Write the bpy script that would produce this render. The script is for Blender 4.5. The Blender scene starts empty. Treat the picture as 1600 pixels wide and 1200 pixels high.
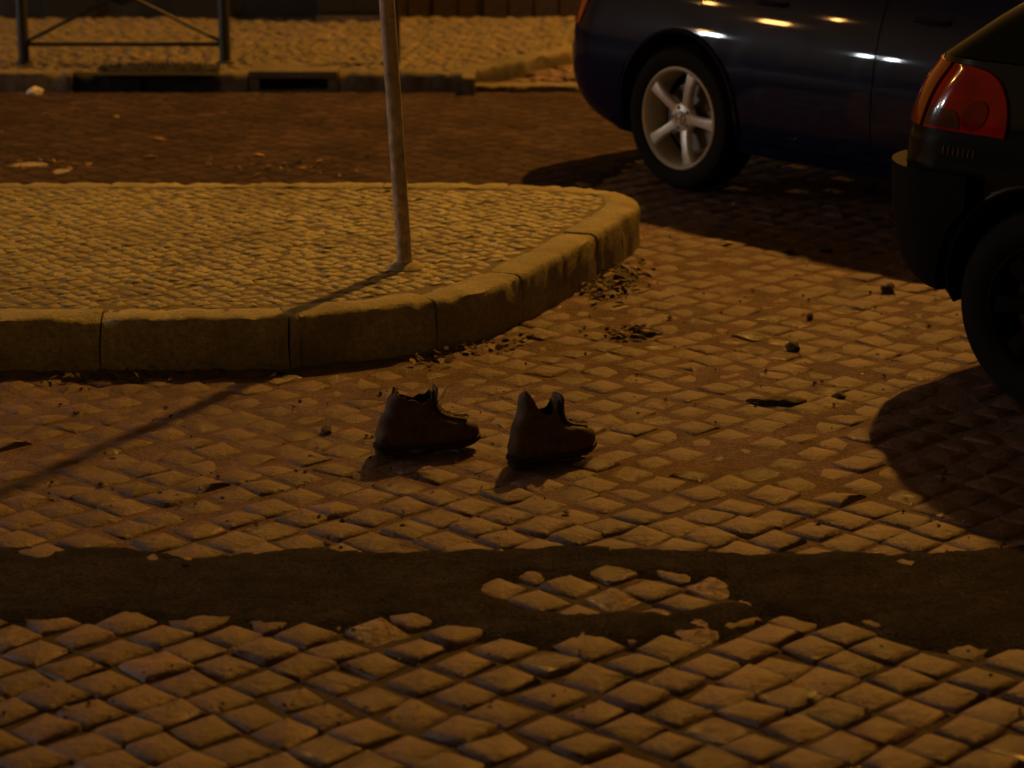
import bpy, bmesh, math, random
import numpy as np
from mathutils import Vector, Matrix, noise

R = math.radians
rng = random.Random(7)
nrg = np.random.default_rng(11)
scene = bpy.context.scene
col = scene.collection

# ------------------------------------------------------------------ camera
CAM_H, PITCH, FPX = 1.85, R(15.5), 3600.0
cam_d = bpy.data.cameras.new('camera')
cam = bpy.data.objects.new('camera', cam_d); col.objects.link(cam)
cam.location = (0, 0, CAM_H)
cam.rotation_euler = (math.pi/2 - PITCH, 0, 0)
cam_d.sensor_width = 36.0
cam_d.lens = 36.0*FPX/1600.0
cam_d.clip_end = 3000
cam_d.dof.use_dof = True
cam_d.dof.focus_distance = 6.5
cam_d.dof.aperture_fstop = 3.6
scene.camera = cam

# ------------------------------------------------------------------ light
SUN_AZ, SUN_EL = R(20), R(46)          # faint night sky light; the street lamp below is the key
world = bpy.data.worlds.new('World'); scene.world = world
world.use_nodes = True
wn = world.node_tree.nodes; wl = world.node_tree.links
wn.clear()
sky_t = wn.new('ShaderNodeTexSky'); sky_t.sky_type = 'NISHITA'; sky_t.sun_disc = False
sky_t.sun_elevation = SUN_EL; sky_t.sun_rotation = SUN_AZ
tint = wn.new('ShaderNodeMix'); tint.data_type = 'RGBA'; tint.blend_type = 'MULTIPLY'
tint.inputs['Factor'].default_value = 1.0
tint.inputs['B'].default_value = (1.0, 0.36, 0.055, 1)     # sodium-lit city night
bg = wn.new('ShaderNodeBackground'); bg.inputs['Strength'].default_value = 0.039
wo = wn.new('ShaderNodeOutputWorld')
wl.new(sky_t.outputs['Color'], tint.inputs['A'])
wl.new(tint.outputs['Result'], bg.inputs['Color'])
wl.new(bg.outputs['Background'], wo.inputs['Surface'])

sun_d = bpy.data.lights.new('sun', 'SUN')
sun_d.energy = 0.06; sun_d.angle = R(10); sun_d.color = (1.0, 0.44, 0.055)
sun = bpy.data.objects.new('sun', sun_d); col.objects.link(sun)
to_sun = Vector((math.sin(SUN_AZ)*math.cos(SUN_EL), math.cos(SUN_AZ)*math.cos(SUN_EL), math.sin(SUN_EL)))
sun.rotation_euler = to_sun.to_track_quat('Z', 'Y').to_euler()
sun.location = to_sun*20

scene.view_settings.view_transform = 'Standard'
scene.view_settings.look = 'None'
scene.view_settings.exposure = 0.0
scene.view_settings.gamma = 1.0

# ------------------------------------------------------------------ helpers
def g(px, py, h=0.0):
    """pixel of the photograph -> point on the horizontal plane z = h"""
    dx = (px-800)/FPX; dv = (py-600)/FPX
    d = Vector((dx, math.cos(PITCH) - dv*math.sin(PITCH), -math.sin(PITCH) - dv*math.cos(PITCH)))
    t = (h-CAM_H)/d.z
    return Vector((0, 0, CAM_H)) + d*t

def at_y(px, py, Y):
    dx = (px-800)/FPX; dv = (py-600)/FPX
    d = Vector((dx, math.cos(PITCH) - dv*math.sin(PITCH), -math.sin(PITCH) - dv*math.cos(PITCH)))
    return Vector((0, 0, CAM_H)) + d*(Y/d.y)

def tag(o, label=None, cat=None, group=None, kind=None):
    if label: o['label'] = label
    if cat: o['category'] = cat
    if group: o['group'] = group
    if kind: o['kind'] = kind
    return o

def empty(name, loc=(0,0,0), rz=0.0):
    o = bpy.data.objects.new(name, None); col.objects.link(o)
    o.location = loc; o.rotation_euler = (0,0,rz); o.empty_display_size = 0.1
    return o

class MB:
    def __init__(s): s.v = []; s.f = []; s.mi = []
    def add(s, vs, fs, mi=0):
        o = len(s.v); s.v += [tuple(p) for p in vs]
        s.f += [tuple(i+o for i in f) for f in fs]; s.mi += [mi]*len(fs)
        return s
    def box(s, x0,x1,y0,y1,z0,z1, M=None, mi=0):
        vs = [Vector(p) for p in ((x0,y0,z0),(x1,y0,z0),(x1,y1,z0),(x0,y1,z0),(x0,y0,z1),(x1,y0,z1),(x1,y1,z1),(x0,y1,z1))]
        if M: vs = [M@p for p in vs]
        return s.add(vs, [(0,3,2,1),(4,5,6,7),(0,1,5,4),(1,2,6,5),(2,3,7,6),(3,0,4,7)], mi)
    def tube(s, pts, r, n=10, mi=0, caps=True):
        pts = [Vector(p) for p in pts]
        rs = r if isinstance(r, (list, tuple)) else [r]*len(pts)
        vs = []; up = None
        for i, p in enumerate(pts):
            t = (pts[min(i+1,len(pts)-1)] - pts[max(i-1,0)]).normalized()
            if up is None:
                up = Vector((0,0,1)) if abs(t.z) < .9 else Vector((1,0,0))
            a = t.cross(up).normalized(); b = a.cross(t).normalized(); up = b
            for k in range(n):
                an = 2*math.pi*k/n
                vs.append(p + a*math.cos(an)*rs[i] + b*math.sin(an)*rs[i])
        fs = []
        for i in range(len(pts)-1):
            for k in range(n):
                k2 = (k+1) % n
                fs.append((i*n+k, i*n+k2, (i+1)*n+k2, (i+1)*n+k))
        if caps:
            fs.append(tuple(range(n-1,-1,-1))); fs.append(tuple((len(pts)-1)*n+k for k in range(n)))
        return s.add(vs, fs, mi)
    def lathe(s, prof, n=32, axis='Z', mi=0, closed=False):
        vs = []
        for k in range(n):
            a = 2*math.pi*k/n; c, sn = math.cos(a), math.sin(a)
            for (r, h) in prof:
                vs.append((r*c, r*sn, h) if axis == 'Z' else (r*c, h, r*sn))
        m = len(prof); fs = []
        mm = m if closed else m-1
        for k in range(n):
            k2 = (k+1) % n
            for j in range(mm):
                j2 = (j+1) % m
                q = (k*m+j, k2*m+j, k2*m+j2, k*m+j2)
                fs.append(q if axis == 'Z' else q[::-1])
        return s.add(vs, fs, mi)
    def mesh(s, name, mats, smooth=35):
        me = bpy.data.meshes.new(name)
        me.from_pydata(s.v, [], s.f)
        for m in (mats if isinstance(mats, (list, tuple)) else [mats]): me.materials.append(m)
        if any(s.mi): me.polygons.foreach_set('material_index', s.mi)
        me.validate(); me.update()
        if smooth:
            me.polygons.foreach_set('use_smooth', [True]*len(me.polygons))
            me.set_sharp_from_angle(angle=R(smooth))
        return me
    def build(s, name, mats, parent=None, smooth=35):
        o = bpy.data.objects.new(name, s.mesh(name, mats, smooth)); col.objects.link(o)
        if parent: o.parent = parent
        return o

def fix_normals(me):
    bm = bmesh.new(); bm.from_mesh(me)
    bmesh.ops.recalc_face_normals(bm, faces=bm.faces); bm.to_mesh(me); bm.free()

# ------------------------------------------------------------------ materials
def new_mat(name):
    m = bpy.data.materials.new(name); m.use_nodes = True
    nt = m.node_tree; nt.nodes.clear()
    out = nt.nodes.new('ShaderNodeOutputMaterial'); b = nt.nodes.new('ShaderNodeBsdfPrincipled')
    nt.links.new(b.outputs[0], out.inputs[0])
    return m, nt, b

def noise_node(nt, scale, detail=5, rough=.6, coord='Object', vec=None):
    n = nt.nodes.new('ShaderNodeTexNoise'); n.inputs['Scale'].default_value = scale
    n.inputs['Detail'].default_value = detail; n.inputs['Roughness'].default_value = rough
    if vec is None:
        tc = nt.nodes.new('ShaderNodeTexCoord'); vec = tc.outputs[coord]
    nt.links.new(vec, n.inputs['Vector'])
    return n

def ramp(nt, src, stops):
    r = nt.nodes.new('ShaderNodeValToRGB'); nt.links.new(src, r.inputs[0])
    el = r.color_ramp.elements
    while len(el) < len(stops): el.new(.5)
    for e, (p, c) in zip(el, stops):
        e.position = p; e.color = c if len(c) == 4 else (*c, 1)
    return r

def mixc(nt, a, b, f, mode='MIX'):
    m = nt.nodes.new('ShaderNodeMix'); m.data_type = 'RGBA'; m.blend_type = mode
    for sock, val in (('A', a), ('B', b)):
        if isinstance(val, tuple): m.inputs[sock].default_value = (*val[:3], 1)
        else: nt.links.new(val, m.inputs[sock])
    if isinstance(f, (int, float)): m.inputs['Factor'].default_value = f
    else: nt.links.new(f, m.inputs['Factor'])
    return m.outputs['Result']

def bump(nt, b, h, strength=.4, dist=.01):
    n = nt.nodes.new('ShaderNodeBump'); n.inputs['Strength'].default_value = strength
    n.inputs['Distance'].default_value = dist
    nt.links.new(h, n.inputs['Height']); nt.links.new(n.outputs[0], b.inputs['Normal'])

def plain(name, c, rough=.6, metal=0., coat=0., nscale=40, var=.25, bs=.15, bd=.002, coord='Object', spec=.5, patchy=0.):
    m, nt, b = new_mat(name)
    n = noise_node(nt, nscale, coord=coord)
    lo = tuple(x*(1-var) for x in c); hi = tuple(min(1, x*(1+var)) for x in c)
    r = ramp(nt, n.outputs['Fac'], [(.3, lo), (.7, hi)])
    cout = r.outputs[0]
    if patchy:
        for sc_, am in ((4.5, patchy), (17, patchy*.8)):
            n2 = noise_node(nt, sc_, 5, .65, coord=coord)
            r2 = ramp(nt, n2.outputs['Fac'], [(.32, (1-am,)*3), (.68, (1+am*1.2,)*3)])
            cout = mixc(nt, cout, r2.outputs[0], 1.0, 'MULTIPLY')
    nt.links.new(cout, b.inputs['Base Color'])
    b.inputs['Roughness'].default_value = rough; b.inputs['Metallic'].default_value = metal
    b.inputs['Coat Weight'].default_value = coat; b.inputs['Coat Roughness'].default_value = .03
    b.inputs['Specular IOR Level'].default_value = spec
    if bs: bump(nt, b, n.outputs['Fac'], bs, bd)
    return m

def stone_mat(name, cols, rough=(.5,.8), polish=0.0, nscale=60, bs=.5, bd=.004, dirt=(.03,.024,.018), dirt_amt=.5):
    """per-stone tone from a point attribute 'rnd' plus the object's own random value"""
    m, nt, b = new_mat(name)
    at = nt.nodes.new('ShaderNodeAttribute'); at.attribute_name = 'rnd'
    oi = nt.nodes.new('ShaderNodeObjectInfo')
    ad = nt.nodes.new('ShaderNodeMath'); ad.operation = 'ADD'
    nt.links.new(at.outputs['Fac'], ad.inputs[0]); nt.links.new(oi.outputs['Random'], ad.inputs[1])
    fr = nt.nodes.new('ShaderNodeMath'); fr.operation = 'FRACT'; nt.links.new(ad.outputs[0], fr.inputs[0])
    base = ramp(nt, fr.outputs[0], [(i/(len(cols)-1), c) for i, c in enumerate(cols)])
    geo = nt.nodes.new('ShaderNodeNewGeometry')
    n1 = noise_node(nt, nscale, 6, .7, vec=geo.outputs['Position'])
    n2 = noise_node(nt, 3.1, 4, .6, vec=geo.outputs['Position'])
    r1 = ramp(nt, n1.outputs['Fac'], [(.3, (.5,.5,.5)), (.7, (1.32,1.30,1.28))])
    c1 = mixc(nt, base.outputs[0], r1.outputs[0], 1.0, 'MULTIPLY')
    d = ramp(nt, n2.outputs['Fac'], [(.42, (0,0,0)), (.68, (dirt_amt,)*3)])
    n3 = noise_node(nt, 330, 2, .5, vec=geo.outputs['Position'])
    r3 = ramp(nt, n3.outputs['Fac'], [(.32, (.62,.60,.60)), (.68, (1.32,1.30,1.30))])
    c1 = mixc(nt, c1, r3.outputs[0], 1.0, 'MULTIPLY')
    c2 = mixc(nt, c1, dirt, d.outputs[0])
    nt.links.new(c2, b.inputs['Base Color'])
    mr = nt.nodes.new('ShaderNodeMapRange'); nt.links.new(n1.outputs['Fac'], mr.inputs[0])
    mr.inputs[1].default_value = .3; mr.inputs[2].default_value = .7
    mr.inputs[3].default_value = rough[0]; mr.inputs[4].default_value = rough[1]
    if polish:
        f2 = nt.nodes.new('ShaderNodeMath'); f2.operation = 'MULTIPLY'; f2.inputs[1].default_value = 7.31
        nt.links.new(fr.outputs[0], f2.inputs[0])
        f3 = nt.nodes.new('ShaderNodeMath'); f3.operation = 'FRACT'; nt.links.new(f2.outputs[0], f3.inputs[0])
        f4 = nt.nodes.new('ShaderNodeMath'); f4.operation = 'LESS_THAN'; f4.inputs[1].default_value = polish
        nt.links.new(f3.outputs[0], f4.inputs[0])
        mx = nt.nodes.new('ShaderNodeMix'); mx.data_type = 'FLOAT'
        nt.links.new(f4.outputs[0], mx.inputs['Factor']); nt.links.new(mr.outputs[0], mx.inputs['A'])
        mx.inputs['B'].default_value = .20
        nt.links.new(mx.outputs['Result'], b.inputs['Roughness'])
    else:
        nt.links.new(mr.outputs[0], b.inputs['Roughness'])
    bump(nt, b, n1.outputs['Fac'], bs, bd)
    return m

M = {}
M['sett'] = stone_mat('granite_sett', [(.115,.068,.072), (.165,.098,.097), (.135,.080,.084), (.195,.119,.115), (.12,.073,.078), (.225,.137,.127)],
                      rough=(.36,.72), polish=.10, nscale=30, bs=1.0, bd=.012, dirt=(.075,.046,.045), dirt_amt=.75)
M['sett_wet'] = stone_mat('worn_shiny_sett', [(.20,.130,.12), (.25,.16,.145)], rough=(.10,.48), nscale=38, bs=1.0, bd=.014, dirt_amt=.3)
M['lime'] = stone_mat('limestone_cube', [(.375,.345,.20), (.44,.41,.245), (.30,.275,.16), (.40,.365,.21)],
                      rough=(.5,.75), nscale=90, bs=.5, bd=.004, dirt=(.16,.125,.075), dirt_amt=.8)
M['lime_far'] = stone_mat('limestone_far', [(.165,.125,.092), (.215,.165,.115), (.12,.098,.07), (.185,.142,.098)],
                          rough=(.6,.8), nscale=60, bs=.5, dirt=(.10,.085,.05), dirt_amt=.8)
M['kerb'] = stone_mat('kerb_limestone', [(.38,.345,.20), (.33,.30,.175), (.41,.37,.215)], rough=(.6,.9), nscale=60, bs=.8, bd=.008,
                      dirt=(.13,.105,.06), dirt_amt=.7)
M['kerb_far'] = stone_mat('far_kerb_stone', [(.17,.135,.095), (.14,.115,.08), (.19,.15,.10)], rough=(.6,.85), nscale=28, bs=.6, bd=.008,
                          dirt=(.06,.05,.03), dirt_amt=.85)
M['joint'] = plain('joint_soil', (.052,.034,.031), .95, nscale=120, var=.6, bs=.8, bd=.008, coord='Object')
M['joint_mid'] = plain('joint_grit', (.118,.072,.068), .95, nscale=130, var=.6, bs=.9, bd=.006, coord='Object', patchy=.3)
M['joint_light'] = plain('joint_sand', (.15,.12,.07), .95, nscale=120, var=.5, bs=.8, bd=.006, coord='Object')
m_, nt_, b_ = new_mat('worn_far_setts')
tc_ = nt_.nodes.new('ShaderNodeTexCoord')
mp_ = nt_.nodes.new('ShaderNodeMapping'); mp_.inputs['Rotation'].default_value = (0,0,R(46)); nt_.links.new(tc_.outputs['Object'], mp_.inputs['Vector'])
vo_ = nt_.nodes.new('ShaderNodeTexVoronoi'); vo_.voronoi_dimensions = '2D'; vo_.feature = 'DISTANCE_TO_EDGE'; vo_.inputs['Scale'].default_value = 8.5; vo_.inputs['Randomness'].default_value = .45
nt_.links.new(mp_.outputs[0], vo_.inputs['Vector'])
vc_ = nt_.nodes.new('ShaderNodeTexVoronoi'); vc_.voronoi_dimensions = '2D'; vc_.inputs['Scale'].default_value = 8.5; vc_.inputs['Randomness'].default_value = .45
nt_.links.new(mp_.outputs[0], vc_.inputs['Vector'])
rv_ = ramp(nt_, vo_.outputs['Distance'], [(.0, (.45,.45,.45)), (.16, (1,1,1))])
rc2_ = ramp(nt_, vc_.outputs['Color'], [(.1, (.65,.65,.65)), (.9, (1.35,1.35,1.35))])
n_ = noise_node(nt_, 2.2, 6, .7); rn_ = ramp(nt_, n_.outputs['Fac'], [(.35, (.040,.0245,.023)), (.68, (.075,.047,.043))])
n9_ = noise_node(nt_, 45, 4, .7); r9_ = ramp(nt_, n9_.outputs['Fac'], [(.3, (.6,.6,.6)), (.7, (1.35,1.35,1.35))])
c_ = mixc(nt_, rn_.outputs[0], rv_.outputs[0], 1.0, 'MULTIPLY'); c_ = mixc(nt_, c_, rc2_.outputs[0], .8, 'MULTIPLY'); c_ = mixc(nt_, c_, r9_.outputs[0], 1.0, 'MULTIPLY')
nt_.links.new(c_, b_.inputs['Base Color']); b_.inputs['Roughness'].default_value = .95; b_.inputs['Specular IOR Level'].default_value = .12
bump(nt_, b_, rv_.outputs[0], .9, .012)
M['asphalt_old'] = m_
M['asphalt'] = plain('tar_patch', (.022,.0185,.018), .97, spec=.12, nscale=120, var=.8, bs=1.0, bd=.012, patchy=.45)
M['tyre'] = plain('rubber', (.007,.007,.007), .8, spec=.2, nscale=80, var=.3)
M['black'] = plain('black_plastic', (.006,.006,.006), .75, nscale=60, spec=.08)
M['liner'] = plain('wheel_housing', (.006,.006,.006), .9, nscale=30)
M['alloy'] = plain('cast_alloy', (.75,.72,.68), .38, .35, nscale=90, var=.15, bs=.05)
M['disc'] = plain('brake_disc', (.20,.18,.16), .45, .9, nscale=50)
M['caliper'] = plain('rusty_caliper', (.10,.06,.05), .7, .3, nscale=50)
M['chrome'] = plain('chrome', (.6,.6,.6), .15, 1.0, nscale=30, var=.05, bs=0)
M['steel'] = plain('galvanised_steel', (.42,.35,.31), .6, .1, nscale=35, var=.35, bs=.1, patchy=.25)
M['iron'] = plain('dark_painted_iron', (.016,.018,.015), .5, nscale=60, var=.4)
M['leaf'] = plain('dry_leaf', (.26,.15,.05), .8, nscale=90, var=.5)
M['leafdark'] = plain('rotting_leaf', (.06,.038,.022), .8, nscale=60, var=.6)
M['leafgreen'] = plain('green_leaf', (.20,.22,.04), .6, nscale=60, var=.3)
M['weed'] = plain('weed', (.022,.026,.012), .8, nscale=60, var=.5)
M['soil'] = plain('dark_soil', (.010,.008,.006), .95, nscale=60, var=.6, bs=.9, bd=.01)
M['paper'] = plain('paper_scrap', (.62,.58,.50), .8, nscale=60, var=.2)
M['mortar'] = plain('pale_mortar', (.30,.26,.19), .9, nscale=60, var=.4, bs=.6)
M['leather'] = plain('worn_brown_leather', (.070,.037,.016), .72, nscale=45, var=.6, bs=.5, bd=.003)
M['leather_in'] = plain('boot_lining', (.012,.008,.006), .9, nscale=45)
M['sole'] = plain('boot_sole_rubber', (.012,.010,.008), .8, nscale=60)
M['lace'] = plain('boot_lace', (.13,.10,.06), .8, nscale=160)
M['aglet'] = plain('lace_end_glint', (.85,.80,.66), .35, 0.0, nscale=40, var=.1, bs=0)  # lamp glint on the lace end put into a pale base colour
M['wall'] = plain('fence_board', (.055,.034,.022), .8, nscale=25, var=.4)
M['cabinet'] = plain('grey_cabinet', (.022,.020,.017), .6, nscale=20, var=.3)
M['glass'] = plain('car_glass', (.006,.007,.008), .05, nscale=5, var=.1, bs=0)
def paint(name, c):
    m, nt, b = new_mat(name)
    n = noise_node(nt, 600, 2)
    r = ramp(nt, n.outputs['Fac'], [(.35, tuple(x*.8 for x in c)), (.65, tuple(x*1.25 for x in c))])
    nt.links.new(r.outputs[0], b.inputs['Base Color'])
    n2 = noise_node(nt, 6, 4)
    mr = nt.nodes.new('ShaderNodeMapRange'); nt.links.new(n2.outputs['Fac'], mr.inputs[0])
    mr.inputs[3].default_value = .25; mr.inputs[4].default_value = .42
    nt.links.new(mr.outputs[0], b.inputs['Roughness'])
    b.inputs['Specular IOR Level'].default_value = .05
    b.inputs['Coat Weight'].default_value = .42; b.inputs['Coat Roughness'].default_value = .035
    return m
M['navy'] = paint('navy_paint', (.0030,.0045,.036))
M['blackgreen'] = paint('black_green_paint', (.0035,.0050,.0035))
def lens(name, c, rough=.12):
    m = plain(name, c, rough, nscale=9, var=.35, bs=0, coat=.35, spec=.2)
    return m
M['red'] = lens('red_lens', (.36,.004,.003))
M['darkred'] = lens('dark_red_lens', (.16,.004,.003))
M['amber'] = lens('amber_red_lens', (.30,.035,.006))
M['clear'] = lens('clear_lens', (.09,.03,.022))
def emis(name, c, s):
    m, nt, b = new_mat(name)
    n = noise_node(nt, 6, 2)
    r = ramp(nt, n.outputs['Fac'], [(.2, tuple(x*.9 for x in c)), (.8, c)])
    nt.links.new(r.outputs[0], b.inputs['Emission Color']); b.inputs['Emission Strength'].default_value = s
    return m
M['lamp_white'] = emis('lit_white_lamp', (.85,.95,1.0), 230)
M['lamp_orange'] = emis('lit_sodium_lamp', (1.0,.48,.12), 190)

# ------------------------------------------------------------------ plan of the place
HK = 0.165                                   # near kerb height
HF = 0.11                                    # far kerb height
YF = 12.70                                   # far kerb line
front = [(-900,499),(-450,498),(-100,498),(160,497),(300,496),(447,495),(520,487),(600,479),(690,467),(755,452),(818,428),(878,398),(935,365),(978,338),(1001,322)]
back = [(1001,311),(990,303),(965,297),(930,292),(880,288),(820,285.5),(700,284),(500,283),(250,282.5),(0,282),(-450,281),(-900,280)]
isl = [g(x, y, HK) for x, y in front+back]

def smooth_poly(pts, n):
    """resample an open polyline to even spacing with light smoothing"""
    pts = [Vector((p.x, p.y)) for p in pts]
    seg = [0]
    for a, b in zip(pts, pts[1:]): seg.append(seg[-1]+(b-a).length)
    out = []
    for i in range(n):
        t = seg[-1]*i/(n-1)
        j = max(k for k in range(len(seg)) if seg[k] <= t+1e-9); j = min(j, len(pts)-2)
        u = (t-seg[j])/max(1e-9, seg[j+1]-seg[j])
        out.append(pts[j].lerp(pts[j+1], u))
    for _ in range(3):
        out = [out[0]]+[(out[i-1]+out[i]*2+out[i+1])/4 for i in range(1, n-1)]+[out[-1]]
    return out
ISL = smooth_poly(isl, 260)

def inside(poly, x, y):
    c = False; n = len(poly); j = n-1
    for i in range(n):
        a, b = poly[i], poly[j]
        if (a.y > y) != (b.y > y) and x < (b.x-a.x)*(y-a.y)/(b.y-a.y)+a.x: c = not c
        j = i
    return c
def np_inside(poly, X, Y):
    c = np.zeros(X.shape, bool); n = len(poly); j = n-1
    for i in range(n):
        a, b = poly[i], poly[j]
        if a.y != b.y:
            k = ((a.y > Y) != (b.y > Y)) & (X < (b.x-a.x)*(Y-a.y)/(b.y-a.y)+a.x)
            c ^= k
        j = i
    return c
def offset_poly(pts, d):
    out = []
    for i, p in enumerate(pts):
        t = (pts[min(i+1,len(pts)-1)]-pts[max(i-1,0)]).normalized()
        out.append(p + Vector((-t.y, t.x))*d)      # left of travel = inside the island
    return out

# far pavement edge: straight kerb, then it turns back along a side entrance
fk_corner = g(722, 117, HF); fk_turn = g(890, 81, HF)
tdir = (fk_turn-fk_corner).normalized()
fk_end = fk_corner + tdir*5.0
FAR = [Vector((-8, YF)), Vector((fk_corner.x, YF)), Vector((fk_end.x, YF+(fk_end.y-fk_corner.y))), Vector((fk_end.x, 17.6)), Vector((-8, 17.6))]

# ------------------------------------------------------------------ ground
gm = MB(); gm.add([(-600,-600,-.012),(600,-600,-.012),(600,900,-.012),(-600,900,-.012)], [(0,1,2,3)])
ground = tag(gm.build('ground', M['joint'], smooth=0), kind='structure')

# ------------------------------------------------------------------ stone paving generator
def oct_ring(sx, sy, ch):
    c = ch
    return [(-sx+c,-sy),(sx-c,-sy),(sx,-sy+c),(sx,sy-c),(sx-c,sy),(-sx+c,sy),(-sx,sy-c),(-sx,-sy+c)]
FACES = []
for k in range(8):
    k2 = (k+1) % 8
    FACES += [(k, k2, 8+k2, 8+k), (8+k, 8+k2, 16+k2, 16+k), (16+k, 16+k2, 24)]
def sett_verts(half, depth, r, crown=.004, edge=.010, inset=.86):
    sx = half*r.uniform(.90,1.03); sy = half*r.uniform(.90,1.03)
    ring = [(x+r.uniform(-.06,.06)*half, y+r.uniform(-.06,.06)*half) for x, y in oct_ring(sx, sy, half*r.uniform(.03,.16))]
    v = [(x, y, -depth*.45) for x, y in ring]
    v += [(x*.955, y*.955, -edge*r.uniform(.7,1.2)) for x, y in ring]
    ins = inset*r.uniform(.84,.96)
    v += [(x*ins, y*ins, -.0012+r.uniform(-.0011,.0009)) for x, y in ring]
    v += [(r.uniform(-.15,.15)*half, r.uniform(-.15,.15)*half, crown*r.uniform(.2,1.2))]
    return v

def paving(parent, name, field_name, cells, half, depth, mat, z0, tilt, zj, near_count, seed, crown=.004, edge=.010, wet=()):
    """cells: list of (x, y, angle). nearest ones become objects, the rest one mesh"""
    r = random.Random(seed)
    cells = sorted(cells, key=lambda c: c[3])
    protos = []
    for k in range(12):
        mb = MB(); mb.add(sett_verts(half, depth, r, crown, edge), FACES)
        me = mb.mesh(name, mat, smooth=85)
        protos.append(me)
    near, rest = cells[:near_count], cells[near_count:]
    wetp = []
    if wet:
        for k in range(3):
            me = protos[k].copy(); me.materials[0] = M['sett_wet']; wetp.append(me)
    for (x, y, a, _) in near:
        w_ = any(math.hypot(x-q.x, (y-q.y)*.6) < .05 for q in wet)
        o = bpy.data.objects.new(name, wetp[r.randrange(3)] if w_ else protos[r.randrange(12)]); col.objects.link(o)
        o.parent = parent
        Mr = Matrix.Rotation(R(r.uniform(7,11)) if w_ else r.gauss(0, tilt), 3, 'X') @ Matrix.Rotation(R(r.uniform(2,5)) if w_ else r.gauss(0, tilt), 3, 'Y') @ Matrix.Rotation(a + r.randrange(4)*math.pi/2, 3, 'Z')
        sc = r.uniform(.93, 1.05)
        o.location = (x, y, z0 + r.gauss(0, zj)); o.rotation_euler = Mr.to_euler(); o.scale = (sc, r.uniform(.93,1.05), 1)
    if rest:
        pv = [np.array(sett_verts(half, depth, r, crown, edge)) for _ in range(40)]
        V = []; rn = []
        for (x, y, a, _) in rest:
            v = pv[r.randrange(40)]
            tx, ty = r.gauss(0, tilt), r.gauss(0, tilt)
            a2 = a + r.randrange(4)*math.pi/2
            Mx = np.array((Matrix.Rotation(a2,3,'Z') @ Matrix.Rotation(tx,3,'X') @ Matrix.Rotation(ty,3,'Y')))
            V.append(v@Mx.T + np.array((x, y, z0 + r.gauss(0, zj)))); rn.append(r.random())
        n = len(rest); V = np.concatenate(V)
        F = [tuple(i+25*k for i in f) for k in range(n) for f in FACES]
        me = bpy.data.meshes.new(field_name); me.from_pydata(V.tolist(), [], F)
        me.materials.append(mat)
        at = me.attributes.new('rnd', 'FLOAT', 'POINT'); at.data.foreach_set('value', np.repeat(np.array(rn), 25).astype(np.float32))
        me.polygons.foreach_set('use_smooth', [True]*len(me.polygons)); me.set_sharp_from_angle(angle=R(85))
        o = bpy.data.objects.new(field_name, me); col.objects.link(o); o.parent = parent
        o['kind'] = 'stuff'

def grid_cells(pitch, ang, x0, x1, y0, y1, keep, jit=.06, wob=.05, seed=1, wave=.35):
    r = random.Random(seed); out = []
    c, s = math.cos(ang), math.sin(ang)
    n = int(max(x1-x0, y1-y0)*1.5/pitch)
    cx, cy = (x0+x1)/2, (y0+y1)/2
    for i in range(-n, n+1):
        for j in range(-n, n+1):
            u = i*pitch; v = j*pitch
            x = cx+c*u-s*v; y = cy+s*u+c*v
            if not (x0 <= x <= x1 and y0 <= y <= y1): continue
            w = noise.noise_vector(Vector((x*1.3, y*1.3, seed)))*wave*pitch
            x += w.x+r.uniform(-jit,jit)*pitch; y += w.y+r.uniform(-jit,jit)*pitch
            if keep(x, y):
                out.append((x, y, ang+r.gauss(0, wob), y+abs(x)*.12))
    return out

# ---- tar strip shape (plan), given as height over the setts
def px_of(x, y):
    dz = -CAM_H
    zc = y*math.cos(PITCH) - dz*math.sin(PITCH)*1.0
    zc = y*math.cos(PITCH)+CAM_H*math.sin(PITCH)
    vy = y*math.sin(PITCH)-CAM_H*math.cos(PITCH)
    return 800+FPX*x/zc, 600-FPX*vy/zc
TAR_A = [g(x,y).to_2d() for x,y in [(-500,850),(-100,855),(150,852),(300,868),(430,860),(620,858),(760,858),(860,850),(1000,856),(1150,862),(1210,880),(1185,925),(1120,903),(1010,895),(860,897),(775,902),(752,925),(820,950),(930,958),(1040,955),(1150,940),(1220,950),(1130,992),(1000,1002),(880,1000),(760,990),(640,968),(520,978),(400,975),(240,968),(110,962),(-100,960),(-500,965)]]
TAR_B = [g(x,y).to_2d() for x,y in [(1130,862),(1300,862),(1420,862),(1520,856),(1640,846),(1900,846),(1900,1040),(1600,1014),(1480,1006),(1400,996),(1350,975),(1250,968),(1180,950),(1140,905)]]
def d_poly(poly, X, Y):
    d = np.full(X.shape, 1e9); n = len(poly)
    for i in range(n):
        a, b = poly[i], poly[(i+1) % n]
        ex, ey = b.x-a.x, b.y-a.y
        t = np.clip(((X-a.x)*ex+(Y-a.y)*ey)/(ex*ex+ey*ey+1e-12), 0, 1)
        d = np.minimum(d, np.hypot(X-a.x-t*ex, Y-a.y-t*ey))
    return np.where(np_inside(poly, X, Y), d, -d)
ASPH = [Vector((-6,YF+.01)), Vector((-6,9.05))] + [g(x,y).to_2d() for x,y in [(-200,300),(200,300),(500,301),(800,302),(880,299),(935,288),(985,262),(1040,225),(1100,160)]] + [Vector((1.6,YF-.01)), Vector((0,YF-.01))]
def tar_sd(X, Y): return np.maximum(np.maximum(d_poly(TAR_A, X, Y), d_poly(TAR_B, X, Y)), d_poly(ASPH, X, Y))

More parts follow.
